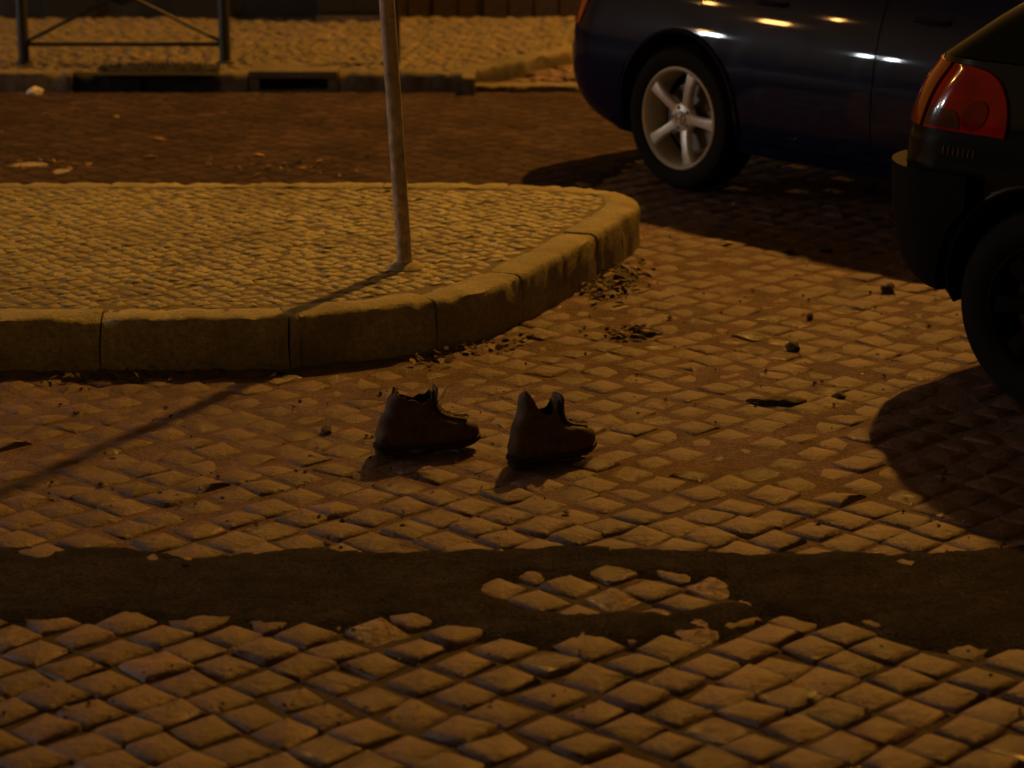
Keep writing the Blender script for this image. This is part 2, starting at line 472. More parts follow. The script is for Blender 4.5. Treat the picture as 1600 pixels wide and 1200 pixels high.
# ------------------------------------------------------------------ road of granite setts
road = empty('road'); tag(road, kind='structure')
ISL_IN = offset_poly(ISL, .06)
FARp = FAR
def road_keep(x, y):
    if abs(x) > .25*y+.75: return False
    if inside(ISL_IN, x, y): return False
    if inside(FARp, x, y): return False
    return True
cells = grid_cells(.118, R(46), -5, 5, 3.7, 13.0, road_keep, jit=.07, wob=.08, seed=3, wave=.6)
XS = np.array([c[0] for c in cells]); YS = np.array([c[1] for c in cells])
sd = tar_sd(XS, YS)
cells = [c for c, s in zip(cells, sd) if s < .09]
cells = [c for c in cells if not (c[1] > YF-.02 and c[0] > fk_corner.x)]      # the side entrance has its own paving
paving(road, 'sett', 'sett_field', cells, .0575, .05, M['sett'], 0.0, R(2.4), .0024, 300, 21, crown=.003, edge=.0085,
       wet=[g(x,y) for x,y in ((1400,812),(1180,808),(1130,905),(782,858),(850,842),(682,752),(350,802),(960,935),(620,992),(1080,1005),(1140,650),(1205,742))])

# tar patch as an uneven sheet that sinks between the setts at its edge
def tar_sheet(name, poly, label, seed, mat='asphalt', st=.016, xl=(-2.1,2.2)):
    xs = [p.x for p in poly]; ys = [p.y for p in poly]
    x0, x1, y0, y1 = max(min(xs),xl[0])-.05, min(max(xs),xl[1])+.05, min(ys)-.05, max(ys)+.05
    nx = int((x1-x0)/st)+1; ny = int((y1-y0)/st)+1
    X, Y = np.meshgrid(np.linspace(x0,x1,nx), np.linspace(y0,y1,ny))
    d = d_poly(poly, X, Y)
    Z = np.zeros_like(X)
    for i in range(ny):
        for j in range(nx):
            p = Vector((X[i,j], Y[i,j], seed))
            e = d[i,j] + .026*noise.noise(p*13) + .03*noise.noise(p*5) + .014*noise.noise(p*37)
            Z[i,j] = .0055 + .0042*noise.noise(p*6) + .003*noise.noise(p*30) - max(0, .030-e)*.30
    vs = list(zip(X.ravel(), Y.ravel(), np.maximum(Z, -.035).ravel()))
    fs = [(i*nx+j, i*nx+j+1, (i+1)*nx+j+1, (i+1)*nx+j) for i in range(ny-1) for j in range(nx-1)
          if max(Z[i,j],Z[i,j+1],Z[i+1,j],Z[i+1,j+1]) > -.03]
    me = bpy.data.meshes.new(name); me.from_pydata(vs, [], fs); me.materials.append(M[mat])
    bm = bmesh.new(); bm.from_mesh(me)
    bmesh.ops.delete(bm, geom=[v for v in bm.verts if not v.link_faces], context='VERTS'); bm.to_mesh(me); bm.free()
    me.polygons.foreach_set('use_smooth', [True]*len(me.polygons))
    o = bpy.data.objects.new(name, me); col.objects.link(o); o.parent = road
    o['label'] = label
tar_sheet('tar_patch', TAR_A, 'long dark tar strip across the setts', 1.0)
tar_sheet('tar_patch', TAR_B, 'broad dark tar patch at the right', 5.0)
tar_sheet('asphalt_layer', ASPH, 'dark worn surface of the back road', 9.0, 'asphalt_old', .028, (-5,2.2))

# sand and grit that fills the joints away from the foreground
def sand_sheet():
    x0, x1, y0, y1 = -3.4, 3.6, 4.95, 10.6; st = .035
    nx = int((x1-x0)/st)+1; ny = int((y1-y0)/st)+1
    X, Y = np.meshgrid(np.linspace(x0,x1,nx), np.linspace(y0,y1,ny)); Z = np.zeros_like(X)
    ins = np_inside(offset_poly(ISL, .05), X, Y)
    for i in range(ny):
        for j in range(nx):
            p = Vector((X[i,j], Y[i,j], 3))
            f = min(1, max(0, (Y[i,j]-5.0)/.9 + .35*noise.noise(p*1.7)))
            Z[i,j] = -.0125+.0095*f+.0014*noise.noise(p*4)*f+.0016*noise.noise(p*14)
    keep = ~ins
    vs = list(zip(X.ravel(), Y.ravel(), Z.ravel()))
    fs = [(i*nx+j, i*nx+j+1, (i+1)*nx+j+1, (i+1)*nx+j) for i in range(ny-1) for j in range(nx-1) if keep[i,j] or keep[i+1,j] or keep[i,j+1] or keep[i+1,j+1]]
    mb = MB(); mb.add(vs, fs); o = mb.build('joint_sand', M['joint_mid'], road, smooth=80); o['kind'] = 'stuff'
    bm = bmesh.new(); bm.from_mesh(o.data); bmesh.ops.delete(bm, geom=[v for v in bm.verts if not v.link_faces], context='VERTS'); bm.to_mesh(o.data); bm.free()
sand_sheet()

# ------------------------------------------------------------------ kerbs
def kerb_stone(name, path, depth, h, parent, mat, r=.03, rough=.004, seed=0, drop=0.0, sub=.022):
    """path: outer top edge points, inside is to the left of travel"""
    prof = [(0,-.14),(0,-.02),(0,h*.45),(0.001,h-r),(r*.3,h-r*.3),(r,h),(depth*.6,h+.001),(depth-.006,h-.001),(depth,h-.008),(depth,-.14)]
    L = sum((b-a).length for a, b in zip(path, path[1:]))
    n = max(4, int(L/sub)); pts = []
    acc = [0]
    for a, b in zip(path, path[1:]): acc.append(acc[-1]+(b-a).length)
    for i in range(n+1):
        t = L*i/n
        t = min(max(t, .0018), L-.0018)
        j = min(max(k for k in range(len(acc)) if acc[k] <= t+1e-9), len(path)-2)
        pts.append(path[j].lerp(path[j+1], (t-acc[j])/max(1e-9, acc[j+1]-acc[j])))
    vs = []
    for i, p in enumerate(pts):
        t = (pts[min(i+1,n)]-pts[max(i-1,0)]).normalized(); nn = Vector((-t.y, t.x))
        endk = 1.0 if 0 < i < n else 0.0
        for k, (a, z) in enumerate(prof):
            q = Vector((p.x+nn.x*a, p.y+nn.y*a, z))
            nv = noise.noise_vector(q*9+Vector((seed*3.1,0,0)))*rough*1.4 + noise.noise_vector(q*26)*rough*1.2
            if endk == 0 and 2 <= k <= 8: q = q + Vector((t.x,t.y,0))*(.001 if i == 0 else -.001) - Vector((0,0,.002)) + Vector((nn.x,nn.y,0))*(.002 if k < 6 else 0)
            q = q + nv
            if k in (3,4,5):
                ch = max(0, noise.noise(Vector((p.x*9+seed*1.7, p.y*9, 4)))-.22)*.05 + max(0, noise.noise(Vector((p.x*31, p.y*31, seed)))-.2)*.014
                q = q + Vector((nn.x*ch, nn.y*ch, -ch*.8))
            if z > .05: q.z -= drop
            vs.append(q)
    m = len(prof); fs = []
    for i in range(n):
        for k in range(m-1):
            fs.append((i*m+k, (i+1)*m+k, (i+1)*m+k+1, i*m+k+1))
    fs.append(tuple(range(m))); fs.append(tuple(n*m+k for k in range(m-1,-1,-1)))
    mb = MB(); mb.add(vs, fs)
    o = mb.build(name, mat, parent, smooth=50); fix_normals(o.data)
    return o

pav = empty('pavement'); tag(pav, kind='structure')
# split the outline at the joints seen in the photograph
def arc_pos(pts, q):
    best = min(range(len(pts)), key=lambda i: (pts[i]-Vector((q.x,q.y))).length); return best
joint_px = [(-620,498),(-330,498),(-60,498),(152,497),(448,495),(474,492),(688,467),(818,428),(880,397),(932,366),(976,339)]
ji = [0]+[arc_pos(ISL, g(x,y,HK)) for x,y in joint_px]
# dense version of the outline for exact splits
jb = [arc_pos(ISL, g(x,y,HK)) for x,y in [(1000,316),(940,293),(790,285),(600,283.5),(400,283),(180,282),(-40,282),(-300,281)]]
ji = sorted(set(ji+jb+[len(ISL)-1]))
for k, (a, b) in enumerate(zip(ji, ji[1:])):
    if b-a < 1: continue
    seg = ISL[a:b+1]
    kerb_stone('kerb_stone', seg, .135, HK, pav, M['kerb'], r=.024, rough=.0036, seed=k, drop=rng.uniform(0,.006))
# bedding of the pavement
bed_in = offset_poly(ISL, .10)
mb = MB(); mb.add([(p.x,p.y,HK-.0058) for p in bed_in], [tuple(range(len(bed_in)))])
bed = mb.build('bedding', M['joint_light'], pav, smooth=0)
PAV_IN = offset_poly(ISL, .155)
def pav_keep(x, y): return inside(PAV_IN, x, y) and x > -2.9
pc = grid_cells(.0525, R(38), -3, 1, 6.6, 9.4, pav_keep, jit=.17, wob=.20, seed=9)
paving(pav, 'paving_stone', 'paving_stone_field', pc, .0248, .03, M['lime'], HK-.002, R(2.6), .0016, 300, 33, crown=.0012, edge=.0048)

# far pavement
fpav = empty('far_pavement'); tag(fpav, kind='structure')
mb = MB(); q = [Vector((-8,YF+.1)), Vector((fk_corner.x+.02,YF+.1)), FAR[2]+Vector((-.02,.1)), Vector((FAR[2].x,17.55)), Vector((-8,17.55))]
mb.add([(p.x,p.y,HF-.012) for p in q], [tuple(range(5))]); mb.build('bedding', M['joint_light'], fpav, smooth=0)
xs_f = [-4.2,-3.55,-2.75,-2.02]
drain_a, drain_b = g(388,112,HF).x, g(530,112,HF).x
stones = [-4.4,-3.6,-2.95,-2.43,-2.05,-1.62, drain_a]
k = 50
for a, b in zip(stones, stones[1:]):
    d = .012 if -2.43 <= a < -1.7 else 0
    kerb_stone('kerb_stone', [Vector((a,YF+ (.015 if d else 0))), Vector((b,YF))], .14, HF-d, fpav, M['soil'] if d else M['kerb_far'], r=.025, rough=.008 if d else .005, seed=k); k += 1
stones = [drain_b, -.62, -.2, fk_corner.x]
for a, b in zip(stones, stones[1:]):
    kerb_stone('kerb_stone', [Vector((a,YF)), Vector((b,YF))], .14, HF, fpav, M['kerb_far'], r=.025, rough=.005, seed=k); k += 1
c0 = Vector((fk_corner.x, YF)); td = Vector((tdir.x, tdir.y)).normalized()
for i in range(5):
    kerb_stone('kerb_stone', [c0+td*(.9*i+.004), c0+td*(.9*(i+1))], .14, HF, fpav, M['kerb_far'], r=.025, rough=.005, seed=k); k += 1
def far_keep(x, y):
    if abs(x) > .235*y+.35: return False
    if y < YF+.17: return False
    if drain_a-.03 < x < drain_b+.03 and y < YF+.36: return False
    if x > c0.x-.05:
        t = Vector((x,y))-c0
        if td.x*t.y-td.y*t.x < .16: return False
    return y < 15.6
fc = grid_cells(.075, R(41), -5, 5, YF, 17.4, far_keep, jit=.12, wob=.15, seed=14)
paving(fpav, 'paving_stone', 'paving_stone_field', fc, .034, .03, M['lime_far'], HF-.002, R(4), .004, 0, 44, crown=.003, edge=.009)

# side entrance paving: flush kerb line then a low apron
ent = empty('side_entrance'); tag(ent, kind='structure')
for a, b in zip([fk_corner.x+.03, 0.35, 1.1, 1.9, 2.8], [0.35, 1.1, 1.9, 2.8, 3.8]):
    kerb_stone('kerb_stone', [Vector((a,YF+.02)), Vector((b,YF+.02))], .14, .035, ent, M['kerb_far'], r=.012, rough=.003, seed=k); k += 1
def ent_keep(x, y):
    t = Vector((x,y))-c0
    return y > YF+.17 and abs(x) < .235*y+.4 and td.x*t.y-td.y*t.x < -.03 and y < 17.4
ec = grid_cells(.118, R(44), -1, 5, YF, 17.4, ent_keep, jit=.08, wob=.06, seed=15)
paving(ent, 'sett', 'sett_field', ec, .0545, .05, M['sett'], .03, R(3), .004, 0, 45)

# storm drain built into the far kerb
dr = empty('storm_drain', ((drain_a+drain_b)/2, YF, 0))
tag(dr, 'stone storm drain inlet with a black slot set in the far kerb', 'drain')
w = (drain_b-drain_a)/2-.006
mb = MB(); mb.box(-w,w,.0,.33,HF-.035,HF+.008)
o = mb.build('slab', M['kerb_far'], dr, smooth=0)
bv = o.modifiers.new('bevel','BEVEL'); bv.width = .008; bv.segments = 2
mb = MB(); mb.box(-w,-w+.055,.004,.3,-.1,HF-.036).box(w-.055,w,.004,.3,-.1,HF-.036).box(-w+.055,w-.055,.004,.3,-.1,.012)
mb.build('jamb', M['kerb_far'], dr, smooth=0)
mb = MB(); mb.box(-w+.056,w-.056,.10,.29,.013,HF-.037); mb.build('slot', M['liner'], dr, smooth=0)

# ------------------------------------------------------------------ cars
def car(name, loc, psi, P):
    root = empty(name, loc, -psi)
    WB, b0 = P['wb'], P['half']
    zf = np.linspace(P['z'][0], P['z'][-1], 60)
    sm = lambda tb: [float(np.mean([np.interp(z+d, P['z'], tb) for d in (-.03,-.015,0,.015,.03)])) for z in zf]
    zt = [float(z) for z in zf]; xr_t = sm(P['xr']); b_t = sm(P['b'])
    xf_t = [WB+.80-.5*(abs(z-.45))**1.3 for z in zt]
    rc = P['rc']; ztop = zt[-1]
    def deform(x, y, z, xr):
        bulge = P['bow']*(1-(y/b0)**2)
        if x < xr+rc: x -= bulge*min(1, max(0, (xr+rc-x)/rc))
        tt = (x-WB*.5)/(WB*.5+.8)
        y *= 1-.035*tt*tt
        xc = WB*.80
        if x > xc:
            t = (x-xc)/(WB+.8-xc)
            z2 = z if z < .45 else .45+(z-.45)*(1-.42*t**1.6)
            z = z2; y *= 1-.05*t*t
        return (x, y, z)
    def half_ring(z):
        xr = np.interp(z, zt, xr_t); xf = np.interp(z, zt, xf_t); b = np.interp(z, zt, b_t)
        pts = []
        rf = .38
        for i in range(6): pts.append((xf, -(b-rf)*i/6))
        for i in range(12):
            a = i/12*math.pi/2; pts.append((xf-rf+rf*math.cos(a), -(b-rf)-rf*math.sin(a)))
        n = 64
        for i in range(n): pts.append((xf-rf+(xr+rc-xf+rf)*i/n, -b))
        for i in range(14):
            a = i/14*math.pi/2; pts.append((xr+rc-rc*math.sin(a), -(b-rc)-rc*math.cos(a)))
        for i in range(9): pts.append((xr, -(b-rc)*(1-i/8)))
        return [deform(x, y, z, xr) for x, y in pts]
    rings = []
    for z in np.linspace(zt[0], zt[-1], 34):
        h = half_ring(z); rings.append(h+[(x,-y,zz) for x,y,zz in h[-2:0:-1]])
    n = len(rings[0])
    # rounded shoulder and deck
    last = rings[-1]; cx = sum(p[0] for p in last)/n
    for sc, dz in ((.985,.010),(.95,.020),(.85,.030),(.5,.04)):
        rings.append([(cx+(x-cx)*(1-(1-sc)*.5), y*sc, z+dz) for x,y,z in last])
    mb = MB(); vs = [p for r_ in rings for p in r_]; fs = []
    for i in range(len(rings)-1):
        for k in range(n):
            k2 = (k+1) % n; fs.append((i*n+k, (i+1)*n+k, (i+1)*n+k2, i*n+k2))
    fs.append(tuple(range(n))); fs.append(tuple((len(rings)-1)*n+k for k in range(n-1,-1,-1)))
    mb.add(vs, fs)
    body = mb.build('body', [P['paint'], M['liner']], root); fix_normals(body.data)
    RA = P['r']+.045
    cut = MB()
    for wx in (0, WB):
        for s in (-1, 1):
            y0, y1 = sorted((s*1.2, s*(b0-.30)))
            ring0 = [(wx+RA*math.cos(2*math.pi*k/56), y0, P['r']+.015+RA*math.sin(2*math.pi*k/56)) for k in range(56)]
            ring1 = [(x, y1, z) for x, y, z in ring0]
            f = [(k, (k+1)%56, 56+(k+1)%56, 56+k) for k in range(56)]+[tuple(range(55,-1,-1)), tuple(56+k for k in range(56))]
            cut.add(ring0+ring1, f)
    co = cut.build('cutter', [M['liner']], root); fix_normals(co.data)
    bo = body.modifiers.new('arch', 'BOOLEAN'); bo.operation = 'DIFFERENCE'; bo.solver = 'EXACT'; bo.object = co
    dg = bpy.context.evaluated_depsgraph_get(); dg.update()
    me2 = bpy.data.meshes.new_from_object(body.evaluated_get(dg))
    body.modifiers.clear(); body.data = me2
    bpy.data.objects.remove(co)
    mi = []
    for p in me2.polygons:
        c = p.center; m = 0
        for wx in (0, WB):
            dd = math.hypot(c.x-wx, c.z-P['r']-.015)
            if dd < RA+.002: m = 1
        if c.z < zt[0]+.001: m = 1
        mi.append(m)
    me2.polygons.foreach_set('material_index', mi)
    me2.polygons.foreach_set('use_smooth', [True]*len(me2.polygons)); me2.set_sharp_from_angle(angle=R(28))

    def opt(z, s, off, side=-1):
        xr = np.interp(z, zt, xr_t); b = np.interp(z, zt, b_t)
        if s >= 0: x, y, nx, ny = xr+rc+s, -b, 0, -1
        elif s >= -rc*math.pi/2:
            a = -s/rc; x, y, nx, ny = xr+rc-rc*math.sin(a), -(b-rc)-rc*math.cos(a), -math.sin(a), -math.cos(a)
        else: x, y, nx, ny = xr, -(b-rc)+(-s-rc*math.pi/2), -1, 0
        x, y, z = deform(x, y, z, xr)
        return (x+nx*off, (y+ny*off)*(-side), z)
    def patch(pname, zs, s0, s1, off, mat, parent, depth=.012, nc=16, side=-1, smooth=40, fixed_x=False):
        rows = len(zs); vs = []
        for o_ in (off, off-depth):
            for i, z in enumerate(zs):
                a = s0(z) if callable(s0) else s0; b = s1(z) if callable(s1) else s1
                xr = np.interp(z, zt, xr_t)
                if fixed_x: a, b = a-xr-rc, b-xr-rc
                for j in range(nc): vs.append(opt(z, a+(b-a)*j/(nc-1), o_, side))
        N = rows*nc; fs = []
        for i in range(rows-1):
            for j in range(nc-1): fs.append((i*nc+j, i*nc+j+1, (i+1)*nc+j+1, (i+1)*nc+j))
        def skirt(ids):
            for a, b in zip(ids, ids[1:]): fs.append((a, b, b+N, a+N))
        skirt(range(nc)); skirt(range((rows-1)*nc, rows*nc)); skirt(range(0, N, nc)); skirt(range(nc-1, N, nc))
        m = MB(); m.add(vs, fs); o = m.build(pname, mat, parent, smooth=smooth); fix_normals(o.data)
        # outer normals must face out
        return o
    root_parts = dict(patch=patch, opt=opt, body=body)

    # arch lips
    for wx in (0, WB):
        for s in (-1, 1):
            pts = []
            for k in range(29):
                a = R(-8)+R(196)*k/28
                x = wx+(RA+.004)*math.cos(a); z = P['r']+.015+(RA+.004)*math.sin(a)
                if z < zt[0]: continue
                xr = np.interp(z, zt, xr_t)
                p = opt(z, x-xr-rc, .002, s); pts.append(p)
            m = MB(); m.tube(pts, .011, 8); m.build('wheel_arch_lip', P['paint'], body)
    # cabin
    C = P['cab']
    crings = []
    for t in np.linspace(0, 1, 16):
        z = C['z0']+(C['z1']-C['z0'])*t
        xr = np.interp(t, C['t'], C['xr']); xf = np.interp(t, C['t'], C['xf']); b = np.interp(t, C['t'], C['b'])
        r_ = .16; pts = []
        for i in range(5): pts.append((xf, -(b-r_)*i/5))
        for i in range(8):
            a = i/8*math.pi/2; pts.append((xf-r_+r_*math.cos(a), -(b-r_)-r_*math.sin(a)))
        for i in range(20): pts.append((xf-r_+(xr+r_-xf+r_)*i/20, -b))
        for i in range(8):
            a = i/8*math.pi/2; pts.append((xr+r_-r_*math.sin(a), -(b-r_)-r_*math.cos(a)))
        for i in range(6): pts.append((xr, -(b-r_)*(1-i/5)))
        crings.append([(x,y,z) for x,y in pts]+[(x,-y,z) for x,y in pts[-2:0:-1]])
    last = crings[-1]; n = len(last); cx = sum(p[0] for p in last)/n
    for sc, dz in ((.96,.018),(.88,.032),(.7,.045),(.4,.052)):
        crings.append([(cx+(x-cx)*sc, y*sc, z+dz) for x,y,z in last])
    m = MB(); vs = [p for r_ in crings for p in r_]; fs = []
    for i in range(len(crings)-1):
        for k in range(n):
            k2 = (k+1) % n; fs.append((i*n+k, (i+1)*n+k, (i+1)*n+k2, i*n+k2))
    fs.append(tuple((len(crings)-1)*n+k for k in range(n-1,-1,-1)))
    m.add(vs, fs); cab = m.build('cabin', P['paint'], root); fix_normals(cab.data)
    def cw(z):
        t = (z-C['z0'])/(C['z1']-C['z0']); return (np.interp(t, C['t'], C['xr']), np.interp(t, C['t'], C['xf']), np.interp(t, C['t'], C['b']))
    for s in (-1, 1):
        za, zb = C['z0']+.05, C['z1']-.05
        for lo, hi in ((.14,.36),(.375,.66),(.675,.90)):
            v = []; zz = np.linspace(za, zb, 6)
            for o_ in (.004, -.01):
                for z in zz:
                    xr, xf, b = cw(z)
                    for j in range(5):
                        x = xr+(xf-xr)*(lo+(hi-lo)*j/4); v.append((x, s*(b+o_), z))
            f = [(i*5+j, i*5+j+1, (i+1)*5+j+1, (i+1)*5+j) for i in range(5) for j in range(4)]
            for a, b_ in [(j, j+1) for j in range(4)]+[(25+j, 26+j) for j in range(4)]+[(i*5, i*5+5) for i in range(5)]+[(i*5+4, i*5+9) for i in range(5)]:
                f.append((a, b_, b_+30, a+30))
            mm = MB(); mm.add(v, f); o = mm.build('window', M['glass'], cab); fix_normals(o.data)
    for nm, e in (('rear_window', 0), ('windscreen', 1)):
        v = []; zz = np.linspace(C['z0']+.05, C['z1']-.04, 8)
        for o_ in (.004, -.01):
            for z in zz:
                xr, xf, b = cw(z); x = (xr-o_) if e == 0 else (xf+o_)
                for j in range(7): v.append((x, (b-.15)*(j/3-1), z))
        f = [(i*7+j, i*7+j+1, (i+1)*7+j+1, (i+1)*7+j) for i in range(7) for j in range(6)]
        for a, b_ in [(j, j+1) for j in range(6)]+[(49+j, 50+j) for j in range(6)]+[(i*7, i*7+7) for i in range(7)]+[(i*7+6, i*7+13) for i in range(7)]:
            f.append((a, b_, b_+56, a+56))
        mm = MB(); mm.add(v, f); o = mm.build(nm, M['glass'], cab); fix_normals(o.data)
    # doors
    for s in (-1, 1):
        for (xa, xb) in P['doors']:
            zs = np.linspace(.27, ztop-.02, 18)
            def xs0(z, xa=xa):
                if xa < .6:
                    dz = z-P['r']-.015; rr = RA+.05
                    return max(xa, math.sqrt(max(0, rr*rr-dz*dz)) if abs(dz) < rr else xa)
                return xa
            d = patch('door', zs, xs0, xb, .0035, P['paint'], root, depth=.012, nc=20, side=s, fixed_x=True)
            xh = xa+.14; zh = ztop-.12
            hm = MB(); q = [Vector(opt(zh, xh+.17*i/6-np.interp(zh, zt, xr_t)-rc, .022 if 0 < i < 6 else .002, s)) for i in range(7)]
            hm.tube(q, .011, 8); hm.build('handle', P['paint'], d)
        # side mirror
        mp = Vector((WB*.74, s*(b0+.09), ztop+.07))
        mm = MB(); mm.lathe([(.001,-.05),(.05,-.045),(.075,-.01),(.07,.04),(.001,.05)], 16, 'Z')
        o = mm.build('mirror', P['paint'], root); o.location = mp; o.rotation_euler = (0, math.pi/2, 0); o.scale = (.75,1.25,1.0)
        # head lamp
        zs = np.linspace(.58,.70,5)
    for s in (-1, 1):
        v = []
        mm = MB(); mm.lathe([(.001,.0),(.07,.004),(.09,.0),(.09,-.06)], 20, 'Z')
        o = mm.build('headlight', M['clear'], root); o.location = (WB+.74, s*.55, .60); o.rotation_euler = (0, math.pi/2, s*R(14)); o.scale = (.8,1.6,1)
    # wheels
    for wx in (0, WB):
        for s in (-1, 1):
            wheel(root, (wx, s*(b0-P['track_in']), P['r']), s, P)
    # number plate and exhaust
    mm = MB(); mm.box(-.012,0,-.26,.26,-.055,.055)
    o = mm.build('number_plate', M['paper'], root, smooth=0); o.location = (min(xr_t)-P['bow']-.006+P.get('plate_dx',0), 0, P.get('plate_z', .50))
    mm = MB(); mm.lathe([(.024,.0),(.028,.0),(.028,.18),(.024,.18)], 16, 'Y', closed=True)
    o = mm.build('exhaust', M['steel'], root); o.location = (min(xr_t)+.02, .35, zt[0]+.01); o.rotation_euler = (0,0,-math.pi/2)
    return root, root_parts

def wheel(root, loc, side, P):
    wr = bpy.data.objects.new('wheel', None); col.objects.link(wr); wr.parent = root; wr.location = loc
    if side > 0: wr.rotation_euler = (0,0,math.pi)
    r, w, rr = P['r'], P['w'], P['rim']
    # tyre, outer face at y = 0 and inner at +w
    prof = [(rr-.004,.012),(rr+.008,.001),(rr+(r-rr)*.45,-.010),(r-.018,-.003),(r-.006,.012),(r,.03),(r,.055),(r-.007,.058),(r-.007,.064),(r,.067),
            (r,w*.5-.004),(r-.007,w*.5-.001),(r-.007,w*.5+.005),(r,w*.5+.008),(r,w-.03),(r-.006,w-.012),(r-.018,w+.003),(rr+(r-rr)*.45,w+.010),(rr,w-.005),(rr-.01,w*.5)]
    m = MB(); m.lathe(prof, 64, 'Y', closed=True); o = m.build('tyre', M['tyre'], wr); fix_normals(o.data)
    # rim with barrel, spokes and hub in one casting
    m = MB()
    m.lathe([(rr-.002,.010),(rr-.001,.002),(rr-.008,-.002),(rr-.016,.004),(rr-.020,.016),(rr-.026,.05),(rr-.030,.12),(rr-.022,.125),(rr-.006,.03)], 64, 'Y', closed=True)
    ns = P['spokes']
    for k in range(ns):
        a = math.pi/2-P['phase']-2*math.pi*k/ns
        Rm = Matrix.Rotation(-a, 4, 'Y')
        st = []
        for u in np.linspace(0, 1, 7):
            rad = .035+(rr-.022-.035)*u
            hw = P['sw'][0]*(1-u)+P['sw'][1]*u+.008*abs(2*u-1)**2
            yo = .030-.022*math.sin(u*math.pi*.62)
            st.append([(rad,yo+.008,hw),(rad,yo,hw*.72),(rad,yo-.002,0),(rad,yo,-hw*.72),(rad,yo+.008,-hw),(rad,yo+.034,-hw*.8),(rad,yo+.034,hw*.8)])
        vs = [Rm@Vector(p) for s_ in st for p in s_]; fs = []
        for i in range(6):
            for j in range(7):
                j2 = (j+1) % 7; fs.append((i*7+j, i*7+j2, (i+1)*7+j2, (i+1)*7+j))
        fs += [tuple(range(7)), tuple(42+j for j in range(6,-1,-1))]
        m.add(vs, fs)
    m.lathe([(.0005,.020),(.05,.020),(.062,.026),(.066,.05),(.06,.06),(.0005,.06)], 32, 'Y')
    rim = m.build('rim', P['rim_mat'], wr); fix_normals(rim.data)
    m = MB(); m.lathe([(.0005,.008),(.026,.009),(.031,.013),(.031,.024)], 28, 'Y'); o = m.build('hub_cap', P['rim_mat'], wr); fix_normals(o.data)
    if P.get('emblem'):
        # rounded frame with two splayed uprights and a cross bar
        e = MB()
        def bar(pts, r_): e.tube([(x, .0065, z) for x, z in pts], r_, 6)
        fr = [(-.014,-.017),(-.018,0),(-.019,.012),(-.015,.018),(0,.020),(.015,.018),(.019,.012),(.018,0),(.014,-.017),(0,-.020),(-.014,-.017)]
        bar(fr, .0016)
        bar([(-.0115,.014),(-.0085,0),(-.0115,-.014)], .0026); bar([(.0115,.014),(.0085,0),(.0115,-.014)], .0026); bar([(-.009,0),(.009,0)], .0026)
        e.build('emblem', M['chrome'], wr)
    for k in range(5):
        a = math.pi/2-P['phase']-2*math.pi*(k+.5)/5
        m = MB(); m.lathe([(.0005,.012),(.008,.012),(.009,.015),(.009,.03)], 10, 'Y'); m2 = m.build('wheel_nut', M['disc'], wr)
        m2.location = (.046*math.cos(a), .004, .046*math.sin(a))
    m = MB(); m.lathe([(.03,.085),(.145,.085),(.145,.10),(.03,.10)], 40, 'Y', closed=True); o = m.build('brake_disc', M['disc'], wr); fix_normals(o.data)
    m = MB()
    arc = [R(20)+R(50)*k/6 for k in range(7)]
    vs = []
    for a in arc:
        for rad, y in ((.10,.075),(.165,.075),(.165,.125),(.10,.125)): vs.append((rad*math.cos(a), y, rad*math.sin(a)))
    fs = [(i*4+j, i*4+(j+1)%4, (i+1)*4+(j+1)%4, (i+1)*4+j) for i in range(6) for j in range(4)]+[(0,1,2,3),(27,26,25,24)]
    m.add(vs, fs); o = m.build('brake_caliper', M['caliper'], wr); fix_normals(o.data)
    return wr

# --- blue car beyond the tip of the pavement
PSI = R(50)
def car_origin(contact, psi, half):
    # contact = ground point under the middle of the right rear tyre face
    fwd = Vector((math.cos(psi), -math.sin(psi), 0)); left = Vector((math.sin(psi), math.cos(psi), 0))
    return contact + left*half
blue = dict(wb=2.57, half=.855, r=.310, w=.195, rim=.222, spokes=5, phase=R(20), sw=(.020,.023), rim_mat=M['alloy'], emblem=True, track_in=.022,
            z=[.20,.24,.30,.40,.52,.64,.72,.80,.90,.96], xr=[-.61,-.72,-.79,-.845,-.86,-.855,-.83,-.815,-.795,-.77],
            b=[.78,.815,.84,.853,.855,.846,.833,.812,.778,.75], rc=.30, bow=.07, paint=M['navy'],
            cab=dict(z0=.90, z1=1.29, t=[0,.3,.6,1], xr=[-.50,-.30,-.02,.36], xf=[2.25,1.95,1.62,1.20], b=[.735,.67,.60,.50]),
            doors=[(.28,1.10),(1.12,2.02)])
cpt = g(1056, 297)
bc, bp = car('parked_car', car_origin(cpt, PSI, .833), PSI, blue)
tag(bc, 'dark navy blue car with a silver five-spoke alloy wheel beyond the pavement tip', 'car', 'cars parked at an angle')
zs = np.linspace(.655,.93,14)
for s in (-1,1):
    l = bp['patch']('tail_light', zs, lambda z: -.42, lambda z: -.12+.22*(z-.70), .006, M['red'], bc, side=s, nc=18)
    bp['patch']('reverse_lens', np.linspace(.73,.78,4), -.40, -.30, .009, M['clear'], l, side=s, nc=8)
    bp['patch']('bumper', np.linspace(.235,.56,14), lambda z: -.95, lambda z: min(-.11-np.interp(z, blue['z'], blue['xr'])-.30-.0, -.36*math.sqrt(max(0.03,1-((z-.325)/.365)**2))-np.interp(z, blue['z'], blue['xr'])-.30-.02), .004, M['navy'], bc, side=s, nc=30)
    bp['patch']('sill', np.linspace(.205,.255,4), .42, 2.16, .010, M['navy'], bc, side=s, nc=24, fixed_x=True)
fl = bp['patch']('fuel_flap', np.linspace(.80,.93,6), -.05, .10, .002, M['navy'], bc, side=-1, nc=6, fixed_x=True)

